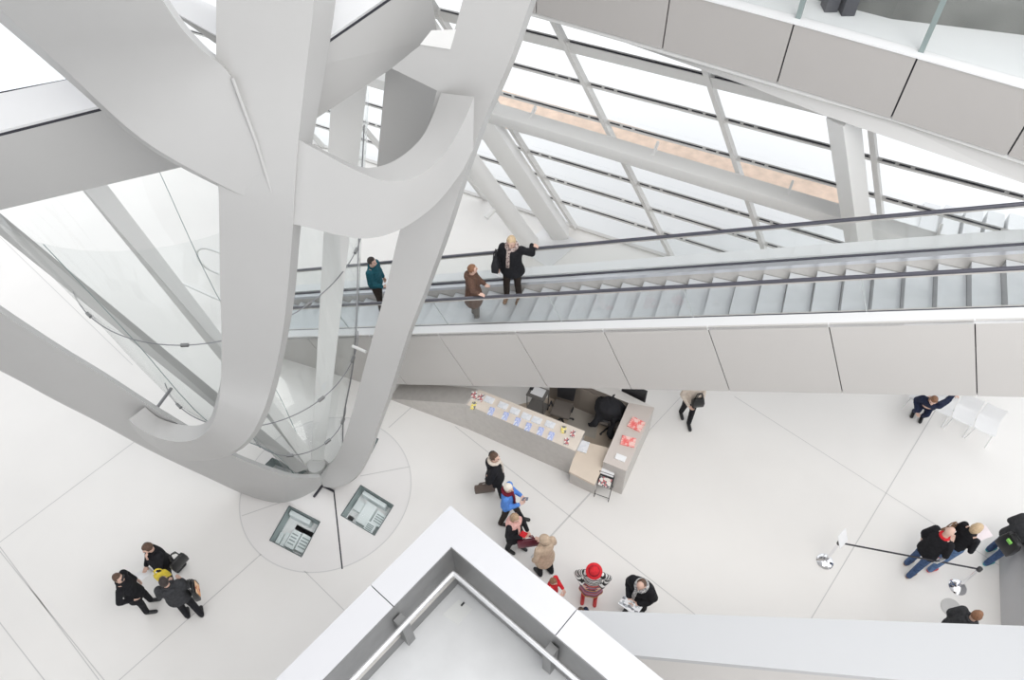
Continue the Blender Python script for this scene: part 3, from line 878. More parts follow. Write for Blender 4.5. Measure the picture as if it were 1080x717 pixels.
# ================================================================== INFORMATION DESK
dk = thing('information_desk', W(600, 490), 'stainless steel information desk with pale top and sloping tail', 'desk')
HT = 1.04
fA, fB = W(411, 421), W(601, 500)                     # front foot line
fdir = unit(fB-fA); fback = np.array([-fdir[1], fdir[0], 0])
T0, T1 = W(490, 426, HT), W(607, 476, HT)             # front top edge of the level part
B0, B1 = W(503, 410, HT), W(617, 455, HT)
body = MB()
g0 = T0*[1, 1, 0]; g1 = fB
body.loft([[g0, T0, B0, B0*[1, 1, 0]], [g1, T1, B1, B1*[1, 1, 0]]])
body.build('counter', M_INOX, dk, bevel=.006)
tail = MB(); tip0, tip1 = fA, W(424, 402)
tail.loft([[tip0, tip0+Z3*.02, tip1+Z3*.02, tip1], [g0, T0, B0, B0*[1, 1, 0]]]); tail.build('sloping_tail', M_INOX, dk)
ct = MB(); sh_ = lerp(T0, T1, .0)
ct.loft([[lerp(T0, T1, .05)+Z3*.004, lerp(B0, B1, .05)+Z3*.004], [T1+Z3*.004, B1+Z3*.004]]) if False else None
ct = MB(); ct.prism([lerp(T0, T1, .02), T1, B1, lerp(B0, B1, .02)], Z3*.012); ct.build('counter_top', M_WOOD, dk)
# low leaf
lf = MB(); lp = [W(600, 497, .76), W(627, 511, .76), W(645, 473, .76), W(611, 464, .76)]
lf.prism([p-Z3*.06 for p in lp], Z3*.06); lf.build('low_leaf', mat('leaf_birch', (.70, .60, .50), .5, var=.03), dk)
pn = MB(); c0, c1 = lerp(lp[0], lp[3], .18), lerp(lp[1], lp[2], .18); k = unit(lp[3]-lp[0])*.04
pn.loft([[c0*[1, 1, 0], c1*[1, 1, 0], c1*[1, 1, 0]+k, c0*[1, 1, 0]+k], [c0-Z3*.06, c1-Z3*.06, c1-Z3*.06+k, c0-Z3*.06+k]]); pn.build('leaf_panel', M_INOX, dk)
# right arm and back run (an L)
A0, A1, A2, A3 = W(636, 487, HT), W(660.5, 497, HT), W(690, 430, HT), W(663, 425, HT)
arm = MB(); arm.loft([[p*[1, 1, 0] for p in (A0, A1, A2, A3)], [A0, A1, A2, A3]]); arm.build('right_arm', M_INOX, dk, bevel=.006)
at_ = MB(); at_.prism([A0, A1, A2, A3], Z3*.012); at_.build('arm_top', mat('arm_top_paint', (.62, .56, .52), .5), dk)
K0, K1 = W(580, 392, HT), W(590, 380, HT)
bk = MB(); bq = [A3, A2, K1, K0]; bk.loft([[p*[1, 1, 0] for p in bq], bq]); bk.build('back_run', M_BROWN, dk)
bt = MB(); bt.prism(bq, Z3*.012); bt.build('back_top', mat('back_top_paint', (.74, .72, .69), .5), dk)
dv = unit((A3-K0)*[1, 1, 0]); dn = np.array([dv[1], -dv[0], 0])
dr_ = MB(); ca = lerp(K0, A3, .66)*[1, 1, 0]; dr_.box(ca+dn*.012+Z3*.52, dv*.48, dn*.008, Z3*.36); dr_.build('door', mat('door_board', (.30, .26, .225), .5), dk)
fo = MB(); ofs = Z3*.006
fo.add([p*[1, 1, 0]+ofs for p in (B0, B1, A0, A3, K0)], [(0, 1, 2, 3, 4)]); fo.build('staff_floor', M_TAUPE, dk)
mt = MB(); mt.prism([W(u, v, .008) for u, v in ((596, 452), (628, 463), (634, 430), (606, 420))], Z3*.008)
tag(mt.build('chair_mat', mat('mat_grey', (.42, .39, .35), .3)), 'grey chair mat on the floor inside the information desk', 'mat')

# leaflets on the desk
M_BLUE = pattern('blue_leaflet', [(.75, .78, .88), (.35, .42, .75), (.55, .6, .85)], 'noise', 18)
M_GREY = pattern('grey_leaflet', [(.72, .74, .78), (.80, .81, .84)], 'noise', 14)
M_RED = pattern('red_leaflet', [(.85, .16, .15), (.88, .30, .28), (.9, .6, .55)], 'noise', 14)
M_YEL = pattern('yellow_leaflet', [(.85, .68, .12), (.9, .8, .4), (.2, .2, .2)], 'noise', 16)
M_MIX = pattern('printed_leaflet', [(.85, .83, .8), (.55, .2, .2), (.15, .15, .17), (.8, .75, .7)], 'voronoi', 26)
def stack(u, v, w, h, t, m, name, label, cat='leaflets', group=None, z=HT+.012, ang=0.0, base=None):
    c = W(u, v, z)
    fd, fb = fdir, fback
    ca, sa = math.cos(ang), math.sin(ang)
    x, y = fd*ca+fb*sa, -fd*sa+fb*ca
    mb = MB(); mb.box(c+Z3*t/2, x*w/2, y*h/2, Z3*t/2)
    r_ = mb.build(name, m, None, bevel=.002)
    return tag(r_, label, cat, group)
for i, (u, v) in enumerate(((516, 422), (530.5, 428), (543, 434), (555, 439.5), (566, 443.5), (580, 448))):
    stack(u, v, .21, .15, .03, M_GREY, 'leaflet_stack', 'pale leaflet stack, number %s from the left in the back row on the counter' % ('one', 'two', 'three', 'four', 'five', 'six')[i], 'leaflets', 'pale leaflets in the back row on the counter')
for i, (u, v) in enumerate(((518, 434), (533, 439), (545.5, 445), (557, 450.5), (570, 455), (581, 460))):
    stack(u, v, .12, .2, .02, M_BLUE, 'leaflet_stack', 'blue leaflet stack, %s from the left in the front row on the counter' % ('first', 'second', 'third', 'fourth', 'fifth', 'sixth')[i], 'leaflets', 'blue leaflets in the front row on the counter', ang=.1)
stack(500, 417, .13, .2, .015, M_MIX, 'leaflet_stack', 'dark printed leaflets at the far left end of the counter', ang=.4)
stack(507, 419.5, .13, .2, .02, M_MIX, 'leaflet_stack', 'red and white printed leaflets beside the dark ones on the counter', ang=.1)
stack(499.5, 428, .1, .2, .02, M_YEL, 'leaflet_stack', 'yellow leaflets at the sloping end of the counter', ang=.2)
stack(594.5, 453.5, .11, .17, .03, M_YEL, 'leaflet_stack', 'yellow leaflets near the right end of the counter', ang=.3)
stack(604, 457.5, .1, .17, .02, M_MIX, 'leaflet_stack', 'red and white leaflets at the back right corner of the counter', ang=.2)
stack(597.5, 465.5, .1, .17, .02, M_MIX, 'leaflet_stack', 'dark printed leaflets at the front right corner of the counter', ang=.3)
stack(615, 471, .22, .28, .02, M_GREY, 'clipboard', 'grey clipboard lying on the low leaf of the desk', 'clipboard', z=.77, ang=.1)
stack(671, 448, .3, .27, .04, M_RED, 'brochure_pile', 'red brochure pile on the right arm, the farther one', 'brochures', 'red brochures on the desk arm', ang=-.1)
stack(662.5, 466, .3, .22, .04, M_RED, 'brochure_pile', 'red brochure pile on the right arm, the nearer one', 'brochures', 'red brochures on the desk arm', ang=.15)
stack(654.5, 483, .22, .13, .03, M_PAPER, 'card_box', 'white and grey card box at the front of the right arm', 'box', ang=0)
mbx = MB(); cc = W(652.5, 482, HT+.043); mbx.box(cc, fdir*.05, fback*.05, Z3*.001)
# magazine stand in front of the desk
ms = thing('magazine_stand', W(633, 522), 'black wire stand with magazines in front of the desk arm', 'stand')
q0, q1 = W(627, 524), W(641, 529)
sx = unit(q1-q0); sy = np.array([-sx[1], sx[0], 0])
c = (q0+q1)/2
fr = MB()
for s_ in (-.16, .16):
    fr.tube([c+sx*s_, c+sx*s_+sy*.16+Z3*.55, c+sx*s_+sy*.22+Z3*.78], .008, 6)
    fr.tube([c+sx*s_+sy*.34, c+sx*s_+sy*.16+Z3*.5], .008, 6)
for z_, y_ in ((.10, .03), (.55, .16), (.78, .22)): fr.tube([c+sx*-.16+sy*y_+Z3*z_, c+sx*.16+sy*y_+Z3*z_], .007, 6)
fr.build('frame', M_BLACK, ms)
tr = MB(); tr.bar(c+sy*.05+Z3*.48, c+sy*.30+Z3*.62, .3, .012); tr.build('tray', M_BLACK, ms)
mg = MB(); mg.bar(c+sy*.05+Z3*.50, c+sy*.22+Z3*.60, .26, .012); tag(mg.build('magazine_pile', M_MIX), 'printed magazines lying on the black wire stand', 'magazines')
hd = MB(); hd.bar(c+sy*.22+Z3*.70, c+sy*.32+Z3*.78, .28, .02); hd.build('sign_plate', M_PAPER, ms)
# trolley, chair and coats inside the desk
tv = thing('trolley', W(567, 436), 'small wheeled trolley with white papers behind the counter', 'trolley')
c = W(567, 434); 
fr = MB()
for a_, b_ in ((-.2, -.15), (.2, -.15), (.2, .15), (-.2, .15)): fr.tube([c+fdir*a_+fback*b_+Z3*.06, c+fdir*a_+fback*b_+Z3*.78], .012, 8)
for z_ in (.2, .78): fr.box(c+Z3*z_, fdir*.22, fback*.17, Z3*.012)
fr.build('frame', mat('trolley_grey', (.2, .19, .18), .4, metal=.5), tv)
for a_, b_ in ((-.2, -.15), (.2, -.15), (.2, .15), (-.2, .15)):
    wv = MB(); p = c+fdir*a_+fback*b_+Z3*.03; wv.lathe(p-fdir*.01, [(.03, -.012), (.03, .012)], 12, axis=fdir); wv.build('caster', M_BLACK, tv)
pp = MB(); pp.box(c+Z3*.80+fback*.02, fdir*.15, fback*.11, Z3*.008); tag(pp.build('paper_stack', M_PAPER), 'white papers on the trolley behind the counter', 'papers')
ph = MB(); ph.box(c+Z3*.815-fdir*.17+fback*.06, fdir*.04, fback*.07, Z3*.02); tag(ph.build('telephone', M_BLACK, bevel=.006), 'black telephone at the edge of the trolley top', 'telephone')
def office_chair(px, face, label):
    b = W(*px); f = np.array([math.cos(face), math.sin(face), 0]); r = np.array([f[1], -f[0], 0])
    t = thing('office_chair', b, label, 'chair')
    s_ = MB(); s_.box(b+Z3*.46, r*.23, f*.22, Z3*.04); s_.build('seat', mat('seat_fabric', (.16, .14, .125), .9), t, bevel=.03, smooth=.8)
    k_ = MB(); k_.loft([[b-f*.22+Z3*.55-r*.2, b-f*.22+Z3*.55+r*.2, b-f*.27+Z3*.55+r*.2, b-f*.27+Z3*.55-r*.2], [b-f*.28+Z3*1.0-r*.22, b-f*.28+Z3*1.0+r*.22, b-f*.33+Z3*1.0+r*.22, b-f*.33+Z3*1.0-r*.22]])
    k_.build('backrest', M_BLACK, t, bevel=.02, smooth=.8)
    g_ = MB(); g_.tube([b+Z3*.1, b+Z3*.43], .03, 10); g_.build('gas_lift', M_CHROME, t)
    for i in range(5):
        a_ = i*1.2566; e_ = b+np.array([math.cos(a_), math.sin(a_), 0])*.27+Z3*.06
        l_ = MB(); l_.tube([b+Z3*.1, e_], [.025, .018], 8); lo = l_.build('base_arm', M_BLACK, t)
        w_ = MB(); w_.ball(e_-Z3*.03, .03, n=8, m=5); w_.build('caster', M_BLACK, lo)
    for s2 in (-1, 1):
        a2 = MB(); a2.tube([b+r*s2*.22+Z3*.45, b+r*s2*.26+Z3*.66, b+r*s2*.26+f*.14+Z3*.67], .018, 8); a2.build('armrest', M_BLACK, t)
    return t
office_chair((592, 443), math.radians(250), 'black office chair behind the counter, beside the trolley')
office_chair((643, 452), math.radians(160), 'office chair inside the desk corner with a black coat over it')
M_COAT = mat('black_coat_cloth', (.018, .018, .022), .9, bump=.6, scale=14)
ct = MB(); b = W(641, 449)
for dx, dy, dz, rx, ry, rz in ((0, 0, .72, .36, .26, .34), (.1, .12, .9, .2, .14, .16), (-.12, -.1, .55, .13, .16, .3), (.16, -.12, .5, .1, .12, .3), (-.2, .1, .7, .12, .14, .2)):
    ct.ball(b+np.array([dx, dy, dz]), rx, ry, rz)
COAT_MB = ct
# monitor at the far end of the back run
mn = thing('desk_monitor', W(668, 416, HT), 'black monitor standing behind the back run of the desk', 'monitor')
mb = MB(); p = W(668, 418, .9); mb.box(p+Z3*.12, dv*.28, dn*.05, Z3*.22); mb.build('screen', M_BLACK, mn, bevel=.008)
mb = MB(); mb.tube([p-Z3*.9, p], .03, 10); mb.build('stand', M_BLACK, mn)
mb = MB(); mb.lathe(p*[1, 1, 0], [(.18, 0), (.18, .02), (.05, .04)], 20); mb.build('foot', M_BLACK, mn)
# ================================================================== PEOPLE
def vox(mb, size, smooth=0):
    me = bpy.data.meshes.new('tmp'); me.from_pydata(mb.v, [], mb.f)
    bm = bmesh.new(); bm.from_mesh(me); bmesh.ops.recalc_face_normals(bm, faces=bm.faces); bm.to_mesh(me); bm.free()
    o = bpy.data.objects.new('tmp', me); COL.objects.link(o)
    m = o.modifiers.new('r', 'REMESH'); m.mode = 'VOXEL'; m.voxel_size = size
    dg = bpy.context.evaluated_depsgraph_get()
    ev = o.evaluated_get(dg); r = bpy.data.meshes.new_from_object(ev)
    bpy.data.objects.remove(o); bpy.data.meshes.remove(me)
    if smooth:
        bm = bmesh.new(); bm.from_mesh(r)
        for _ in range(smooth): bmesh.ops.smooth_vert(bm, verts=bm.verts, factor=.5, use_axis_x=True, use_axis_y=True, use_axis_z=True)
        bm.to_mesh(r); bm.free()
    return r

M_SKIN = mat('skin', (.70, .47, .38), .55)
M_EYE = mat('eye_dark', (.04, .03, .03), .3)
M_LIP = mat('lip', (.55, .26, .24), .5)
def cloth(name, col, var=.25, scale=18): return mat(name, col, .9, var=var, scale=scale, bump=.35, spec=.2)
CL = dict(black=cloth('black_wool', (.016, .016, .019)), dark=cloth('dark_grey_cloth', (.045, .046, .05)), navy=cloth('navy_cloth', (.02, .026, .055)),
          brown=cloth('brown_fur', (.13, .075, .055), .4, 40), jeans=cloth('blue_denim', (.12, .2, .36)), jeans_dark=cloth('dark_denim', (.06, .10, .2)), beige=cloth('beige_wool', (.52, .40, .30), .15),
          blue=cloth('blue_knit', (.10, .25, .65), .15), burg=cloth('burgundy_wool', (.16, .015, .03)), red=cloth('red_knit', (.62, .03, .04), .15),
          pink=cloth('pink_wool', (.72, .42, .38), .15), grey=cloth('grey_trousers', (.16, .145, .13)), teal=cloth('teal_jacket', (.02, .10, .13)),
          brownpants=cloth('dark_brown_trousers', (.04, .03, .025)), cream=cloth('cream_cloth', (.68, .6, .52), .1), white=cloth('white_shirt', (.8, .8, .8), .05))
CL['zebra'] = pattern('zebra_cloth', [(.03, .03, .03), (.78, .77, .76)], 'wave', 4.5, dist=9)
CL['stripes'] = pattern('striped_knit', [(.55, .08, .06), (.12, .14, .3), (.7, .3, .1), (.08, .08, .1), (.6, .12, .2), (.35, .3, .4)], 'wave', 1.3, dist=.5)
CL['check'] = pattern('grey_scarf', [(.62, .62, .62), (.25, .25, .26), (.5, .49, .48)], 'voronoi', 45)
CL['leopard'] = pattern('spotted_scarf', [(.45, .36, .32), (.12, .08, .08), (.55, .45, .42)], 'voronoi', 60)
HAIR = dict(brown=mat('brown_hair', (.10, .055, .035), .6, var=.35, scale=40), dark=mat('dark_hair', (.035, .025, .022), .6, var=.3, scale=40), blond=mat('blond_hair', (.58, .43, .27), .6, var=.2, scale=40),
            ash=mat('ash_blond_hair', (.40, .27, .17), .6, var=.3, scale=40), white=mat('white_hair', (.80, .74, .66), .7, var=.1, scale=40), ginger=mat('chestnut_hair', (.24, .115, .06), .6, var=.3, scale=40))
SHOE = dict(black=mat('black_leather', (.015, .015, .016), .35), brown=mat('brown_leather', (.22, .12, .06), .5), red=mat('red_shoe', (.55, .05, .05), .5), teal=mat('teal_shoe', (.05, .35, .40), .6))

def person(label, head_px=None, h=1.72, heading=0, foot=None, top='black', hem=.80, flare=1.0, bulk=1.0, pants='black', shoes='black', hair='brown', style='short',
           lean=0.0, feet=((-.10, .0, 0), (.10, .0, 0)), arms=None, hyaw=0, hpitch=0, seated=None, scarf=None, hood=None, hat=None, skirt=None, tights=None, extra=None, group=None, collar=True, collar_mat=None, legs_hidden=False):
    s = h/1.75
    a = math.radians(heading)
    f = np.array([math.cos(a), math.sin(a), 0]); r = np.array([f[1], -f[0], 0])
    if foot is None:
        p = W(*head_px, h-.13*s); base = np.array([p[0], p[1], 0])-f*(lean+.02)*s
    else: base = np.asarray(foot, float)
    def T(p): return base+s*(r*p[0]+f*p[1]+Z3*p[2])
    def INV(w): q = (np.asarray(w)-base)/s; return np.array([q@r, q@f, q[2]])
    dz = 0.0 if seated is None else seated-.95
    off = lambda z: lean*max(0, (z-dz-.95)/.55)
    Hc = np.array([0, off(1.55+dz)+.03, 1.625+dz])
    cy, sy = math.cos(math.radians(hyaw)), math.sin(math.radians(hyaw))
    pt = math.radians(hpitch)+lean*.5
    Rz = np.array([[cy, -sy, 0], [sy, cy, 0], [0, 0, 1]])
    Rx = np.array([[1, 0, 0], [0, math.cos(pt), math.sin(pt)], [0, -math.sin(pt), math.cos(pt)]])
    RH = Rz@Rx
    hd = lambda q: Hc+RH@np.asarray(q, float)
    # ---------------- limbs
    sh = {sd: np.array([k*.175, off(1.43+dz), 1.425+dz]) for sd, k in (('L', -1), ('R', 1))}
    arms = arms or {}
    A = {}
    for sd, k in (('L', -1), ('R', 1)):
        sp = arms.get(sd, 'down')
        y0 = off(1.2+dz)
        if isinstance(sp, str):
            A[sd] = {'down': ((k*.255, y0-.03, 1.15+dz), (k*.245, y0+.06, .90+dz), (0, .2, -1), (-k, 0, 0), .5),
                     'pocket': ((k*.30, y0-.10, 1.16+dz), (k*.21, y0+.07, .99+dz), (-k*.3, .5, -.8), (-k, 0, 0), .4),
                     'hold': ((k*.25, y0+.0, 1.14+dz), (k*.10, y0+.27, 1.17+dz), (-k*.6, .75, .15), (0, -.3, 1), .9),
                     'low': ((k*.25, y0+.02, 1.15+dz), (k*.13, y0+.25, 1.02+dz), (-k*.5, .8, -.1), (-k*.3, 0, 1), .9),
                     'back': ((k*.29, y0-.14, 1.16+dz), (k*.12, y0-.17, .99+dz), (-k*.8, 0, -.5), (0, 1, 0), .6),
                     'face': ((k*.20, y0+.16, 1.14+dz), (k*.07, y0+.17, 1.44+dz), (-k*.2, -.2, 1), (0, -1, .1), 1.0),
                     'out': ((k*.42, y0+.02, 1.24+dz), (k*.48, y0+.22, 1.18+dz), (-k*.2, .9, .1), (0, 0, -1), .7),
                     'akimbo': ((k*.33, y0-.06, 1.20+dz), (k*.20, y0+.12, 1.08+dz), (-k*.6, .4, -.4), (-k*.6, -.6, 0), .8)}[sp]
        else:
            w_, hdir, pn = sp
            w_ = INV(w_); m_ = (sh[sd]+w_)/2
            L = np.linalg.norm(w_-sh[sd])
            if L > .54: w_ = sh[sd]+(w_-sh[sd])*.54/L; L = .54
            bend = math.sqrt(max(0, .275**2-(L/2)**2))
            el = m_+unit(np.array([k*.5, -.2, -.9]))*bend
            A[sd] = (el, w_, (np.asarray(hdir)@r, np.asarray(hdir)@f, hdir[2]), (np.asarray(pn)@r, np.asarray(pn)@f, pn[2]), .9)
    hips = {sd: np.array([k*.092, 0, .94+dz]) for sd, k in (('L', -1), ('R', 1))}
    ft = {'L': np.array(feet[0], float), 'R': np.array(feet[1], float)}
    knee = {}; ank = {}
    for sd in 'LR':
        ank[sd] = ft[sd]+np.array([0, -.05, .085])
        m_ = (hips[sd]+ank[sd])/2; L = np.linalg.norm(hips[sd]-ank[sd])
        b_ = math.sqrt(max(.0004, .43**2-(L/2)**2))
        d_ = unit(hips[sd]-ank[sd]); fo_ = unit(np.array([0, 1., .0 if seated is None else .8])-d_*d_[1])
        knee[sd] = m_+fo_*min(b_, .34 if seated is not None else .16)
    # ---------------- body
    B = MB()
    def rot_ball(mb, c, q):   # ball in head space
        mb.ball(T(c), q[0]*s, q[1]*s, q[2]*s, rot=np.column_stack([r, f, Z3])@RH)
    rot_ball(B, Hc, (.074, .092, .112))
    rot_ball(B, hd((0, .022, -.055)), (.056, .066, .07))
    B.cone(T(hd((0, .086, .01))), .012*s, T(hd((0, .104, -.022))), .016*s)
    for k in (-1, 1): rot_ball(B, hd((k*.076, -.005, -.01)), (.012, .022, .032))
    B.cone(T(hd((0, -.02, -.06))), .056*s, T((0, off(1.44+dz), 1.42+dz)), .062*s)
    B.ball(T((0, off(1.27+dz), 1.27+dz)), .165*s, .11*s, .2*s, rot=np.column_stack([r, f, Z3]))
    B.ball(T((0, off(1.08+dz), 1.09+dz)), .14*s, .10*s, .16*s, rot=np.column_stack([r, f, Z3]))
    B.ball(T((0, -.01, .95+dz)), .155*s, .115*s, .13*s, rot=np.column_stack([r, f, Z3]))
    B.cone(T(sh['L']), .05*s, T(sh['R']), .05*s)
    for sd in 'LR':
        el, wr, hdr, pn, cu = A[sd]
        k = -1 if sd == 'L' else 1
        B.cone(T(sh[sd]), .052*s, T(el), .040*s); B.cone(T(el), .040*s, T(wr), .027*s)
        d_ = unit(hdr); n_ = np.asarray(pn, float); n_ = unit(n_-d_*(n_@d_)); l_ = np.cross(d_, n_)
        wr = np.asarray(wr, float)
        for i, lo in enumerate((-.028, -.0095, .0095, .028)):
            B.cone(T(wr+d_*.005+l_*lo*.6), .014*s, T(wr+d_*.082+l_*lo), .0125*s, 8)
            p = wr+d_*.085+l_*lo; L = (.058, .072, .078, .068)[i]; an = .25*cu+.1*i*cu*.3
            for j in range(3):
                dd = d_*math.cos(an)+n_*math.sin(an); q = p+dd*L*(.45, .32, .26)[j]
                B.cone(T(p), (.0105-.001*j)*s, T(q), (.0098-.001*j)*s, 8); p = q; an += .55*cu
        th = -1 if (k*l_[0] > 0) == (abs(l_[0]) > .3) else 1
        p0 = wr+d_*.03+l_*th*.026; p1 = p0+(d_*.6+l_*th*.7+n_*.3)*.042; p2 = p1+(d_*.8+l_*th*.1+n_*.5)*.032
        B.cone(T(p0), .015*s, T(p1), .012*s, 8); B.cone(T(p1), .012*s, T(p2), .010*s, 8)
        B.cone(T(hips[sd]), .085*s, T(knee[sd]), .056*s); B.cone(T(knee[sd]), .055*s, T(ank[sd]), .038*s)
        B.cone(T(ank[sd]-[0, 0, .03]), .035*s, T(ft[sd]+[0, .13, .035]), .026*s)
    me = vox(B, .0085)
    co = np.empty(len(me.vertices)*3); me.vertices.foreach_get('co', co); co = co.reshape(-1, 3)-base
    me.vertices.foreach_set('co', co.ravel()); me.polygons.foreach_set('use_smooth', [True]*len(me.polygons))
    me.name = 'person'; me.materials.append(M_SKIN)
    body = bpy.data.objects.new('person', me); link(body, None, base)
    tag(body, label, 'person', group)
    def child(name, mb, m, size=.02, sm=2, lab=None, floor_=None):
        me = vox(mb, size*s, sm) if size else None
        if me is None: return mb.build(name, m, body, smooth=1.0, label=lab)
        co = np.empty(len(me.vertices)*3); me.vertices.foreach_get('co', co); co = co.reshape(-1, 3)-base
        if floor_ is not None: co[:, 2] = np.maximum(co[:, 2], floor_)
        me.vertices.foreach_set('co', co.ravel()); me.polygons.foreach_set('use_smooth', [True]*len(me.polygons))
        me.name = name; me.materials.append(m)
        o = bpy.data.objects.new(name, me); link(o, body, base)
        if lab: o['label'] = lab
        return o
    # face
    for k in (-1, 1):
        e_ = MB(); rot_ball(e_, hd((k*.03, .078, .012)), (.011, .012, .008)); child('eye', e_, M_EYE, 0)
    e_ = MB(); rot_ball(e_, hd((0, .078, -.062)), (.024, .010, .007)); child('mouth', e_, M_LIP, 0)
    # hair
    if style != 'none':
        Hb = MB(); vs = []; fs = []
        nu, nv = 28, 18; rings = []
        for i in range(nv+1):
            th_ = math.pi*i/nv; ring = []
            for j in range(nu):
                ph_ = 2*math.pi*j/nu
                x, y, z = math.sin(th_)*math.cos(ph_), math.sin(th_)*math.sin(ph_), -math.cos(th_)
                kx = 1+.03*noise.noise((x*4+h*9, y*4, z*4))
                X, Y, Zz = x*.087*kx, y*.106*kx-.010, z*.121*kx+.010
                line = .45 if style in ('bob', 'long') else .5
                if style == 'bald':
                    if z > .35 or (y > .0 and z > -.1): X *= .8; Y *= .8; Zz *= .8
                if y > .28 and z < line: X *= .86; Y = Y*.72; Zz *= .9
                if style == 'short' and z < -.35: X *= .8; Y *= .82; Zz *= .8
                if style in ('bob', 'long') and z < -.1 and y < .35:
                    Zz = Zz*(1.55 if style == 'bob' else 2.3); X *= 1.12; Y *= 1.05
                ring.append(T(hd((X, Y, Zz))))
            rings.append(ring)
        Hb.loft(rings); child('hair', Hb, HAIR[hair], .012, 1)
    # trousers / tights
    P = MB()
    P.ball(T((0, -.01, .96+dz)), .172*s, .13*s, .14*s, rot=np.column_stack([r, f, Z3]))
    for sd in 'LR':
        P.cone(T(hips[sd]), .098*s, T(knee[sd]), .072*s); P.cone(T(knee[sd]), .072*s, T(ank[sd]-[0, .0, .005]), (.06 if not tights else .05)*s)
    child('trousers' if not tights else 'tights', P, CL[tights or pants], .02, 2)
    for sd in 'LR':
        S_ = MB(); c0 = ft[sd]
        S_.cone(T(c0+[0, -.06, .045]), .046*s, T(c0+[0, .12, .035]), .043*s)
        S_.cone(T(c0+[0, -.05, .05]), .046*s, T(ank[sd]+[0, 0, .03]), .046*s)
        child('shoe', S_, SHOE[shoes], .012, 1, floor_=(c0[2]*s+.002))
    # top garment
    J = MB(); rings = []
    zs = [(1.475, .085, .08), (1.445, .135, .098), (1.40, .185, .115), (1.30, .20, .135), (1.18, .185, .135), (1.06, .182, .135), (.95, .195*flare**.4, .15*flare**.4)]
    if hem < .95: zs += [(lerp(.95, hem, t)*1.0, lerp(.2*flare**.4, .205*flare, t)*1.0, lerp(.152*flare**.4, .165*flare, t)*1.0) for t in (.35, .7, 1.0)]
    for z, rx, ry in zs:
        z = float(z)
        if seated is not None and z < .9: continue
        rx, ry = float(rx)*bulk, float(ry)*bulk
        ring = []
        for j in range(28):
            q = 2*math.pi*j/28
            kf = 1+.035*math.sin(3*q+z*11)+.03*noise.noise((math.cos(q)*2, math.sin(q)*2, z*5+h*7))
            ring.append(T((rx*math.cos(q)*kf, off(z+dz)+ry*math.sin(q)*kf, z+dz)))
        rings.append(ring)
    J.loft(rings)
    for sd in 'LR':
        el, wr = np.asarray(A[sd][0]), np.asarray(A[sd][1])
        w_end = lerp(el, wr, .93)
        J.cone(T(sh[sd]), .077*s*bulk, T(el), .063*s*bulk, 12); J.cone(T(el), .063*s*bulk, T(w_end), .047*s*bulk, 12)
        J.ball(T(lerp(sh[sd], el, .55)), .069*s*bulk); J.ball(T(lerp(el, w_end, .25)), .066*s*bulk)
    jo = child('jacket', J, CL[top], .016, 2)
    if collar:
        K = MB(); cc = np.array([0, off(1.47+dz), 1.475+dz])
        K.tube([T(cc+np.array([.078*math.cos(q), .075*math.sin(q), .012*math.sin(q)*-1])) for q in [2*math.pi*j/18 for j in range(18)]], .026*s, 8, closed=True)
        child('collar', K, CL[collar_mat or top], 0)
    if scarf:
        K = MB(); cc = np.array([0, off(1.5+dz), 1.49+dz])
        K.tube([T(cc+np.array([.095*math.cos(q), .095*math.sin(q), -.025*math.sin(q)])) for q in [2*math.pi*j/18 for j in range(18)]], .042*s, 8, closed=True)
        ys = off(1.3+dz)+.145*bulk
        K.loft([[T((x+dx, y, z)) for dx, y in ((-.035, ys-.02+dy), (.035, ys-.02+dy), (.035, ys+.02+dy), (-.035, ys+.02+dy))] for x, z, dy in ((.03, 1.47+dz, -.03), (.035, 1.36+dz, .0), (.04, 1.22+dz, .01), (.045, 1.05+dz, .01))])
        child('scarf', K, CL[scarf], .016, 2)
    if hood:
        K = MB()
        if hood[0] == 'down': K.ball(T((0, off(1.40+dz)-.10, 1.42+dz)), .13*s, .075*s, .085*s, rot=np.column_stack([r, f, Z3]))
        else:
            for q in range(0, 1): rot_ball(K, hd((0, -.012, .012)), (.108, .124, .138))
        child('hood' if hood[0] == 'down' else 'cap', K, CL[hood[1]], .016, 1)
    if hat:
        K = MB(); ax = unit(T(hd((0, 0, 1)))-T(hd((0, 0, 0)))); c0 = T(hd((0, -.005, .055)))
        K.lathe(c0, [(.165*s, -.022), (.168*s, -.010), (.112*s, .008), (.096*s, .05*s), (.08*s, .10*s), (.055*s, .115*s), (.001, .105*s)], 28, axis=ax)
        ho = child('hat', K, CL[hat], 0)
        K2 = MB(); K2.lathe(c0, [(.111*s, .012), (.106*s, .04*s)], 28, axis=ax); K2.build('hat_band', CL['burg'], ho, smooth=1)
    if skirt:
        K = MB(); m_, z0, z1, r0, r1 = skirt; rings = []
        for i in range(6):
            t = i/5; z = lerp(z0, z1, t); rr = r0+(r1-r0)*t; ring = []
            for j in range(32):
                q = 2*math.pi*j/32; kk = 1+.05*t*math.sin(7*q)
                ring.append(T((rr*math.cos(q)*kk, off(z+dz)+rr*.8*math.sin(q)*kk, z+dz)))
            rings.append(ring)
        K.loft(rings); child('skirt', K, CL[m_], 0)
    body_T[body.name] = T
    return body, T, A, (r, f, s)
body_T = {}
def hand_pt(res, sd, d=.1):
    _, T, A, _x = res
    w = np.asarray(A[sd][1], float)+unit(A[sd][2])*d
    return T(w)
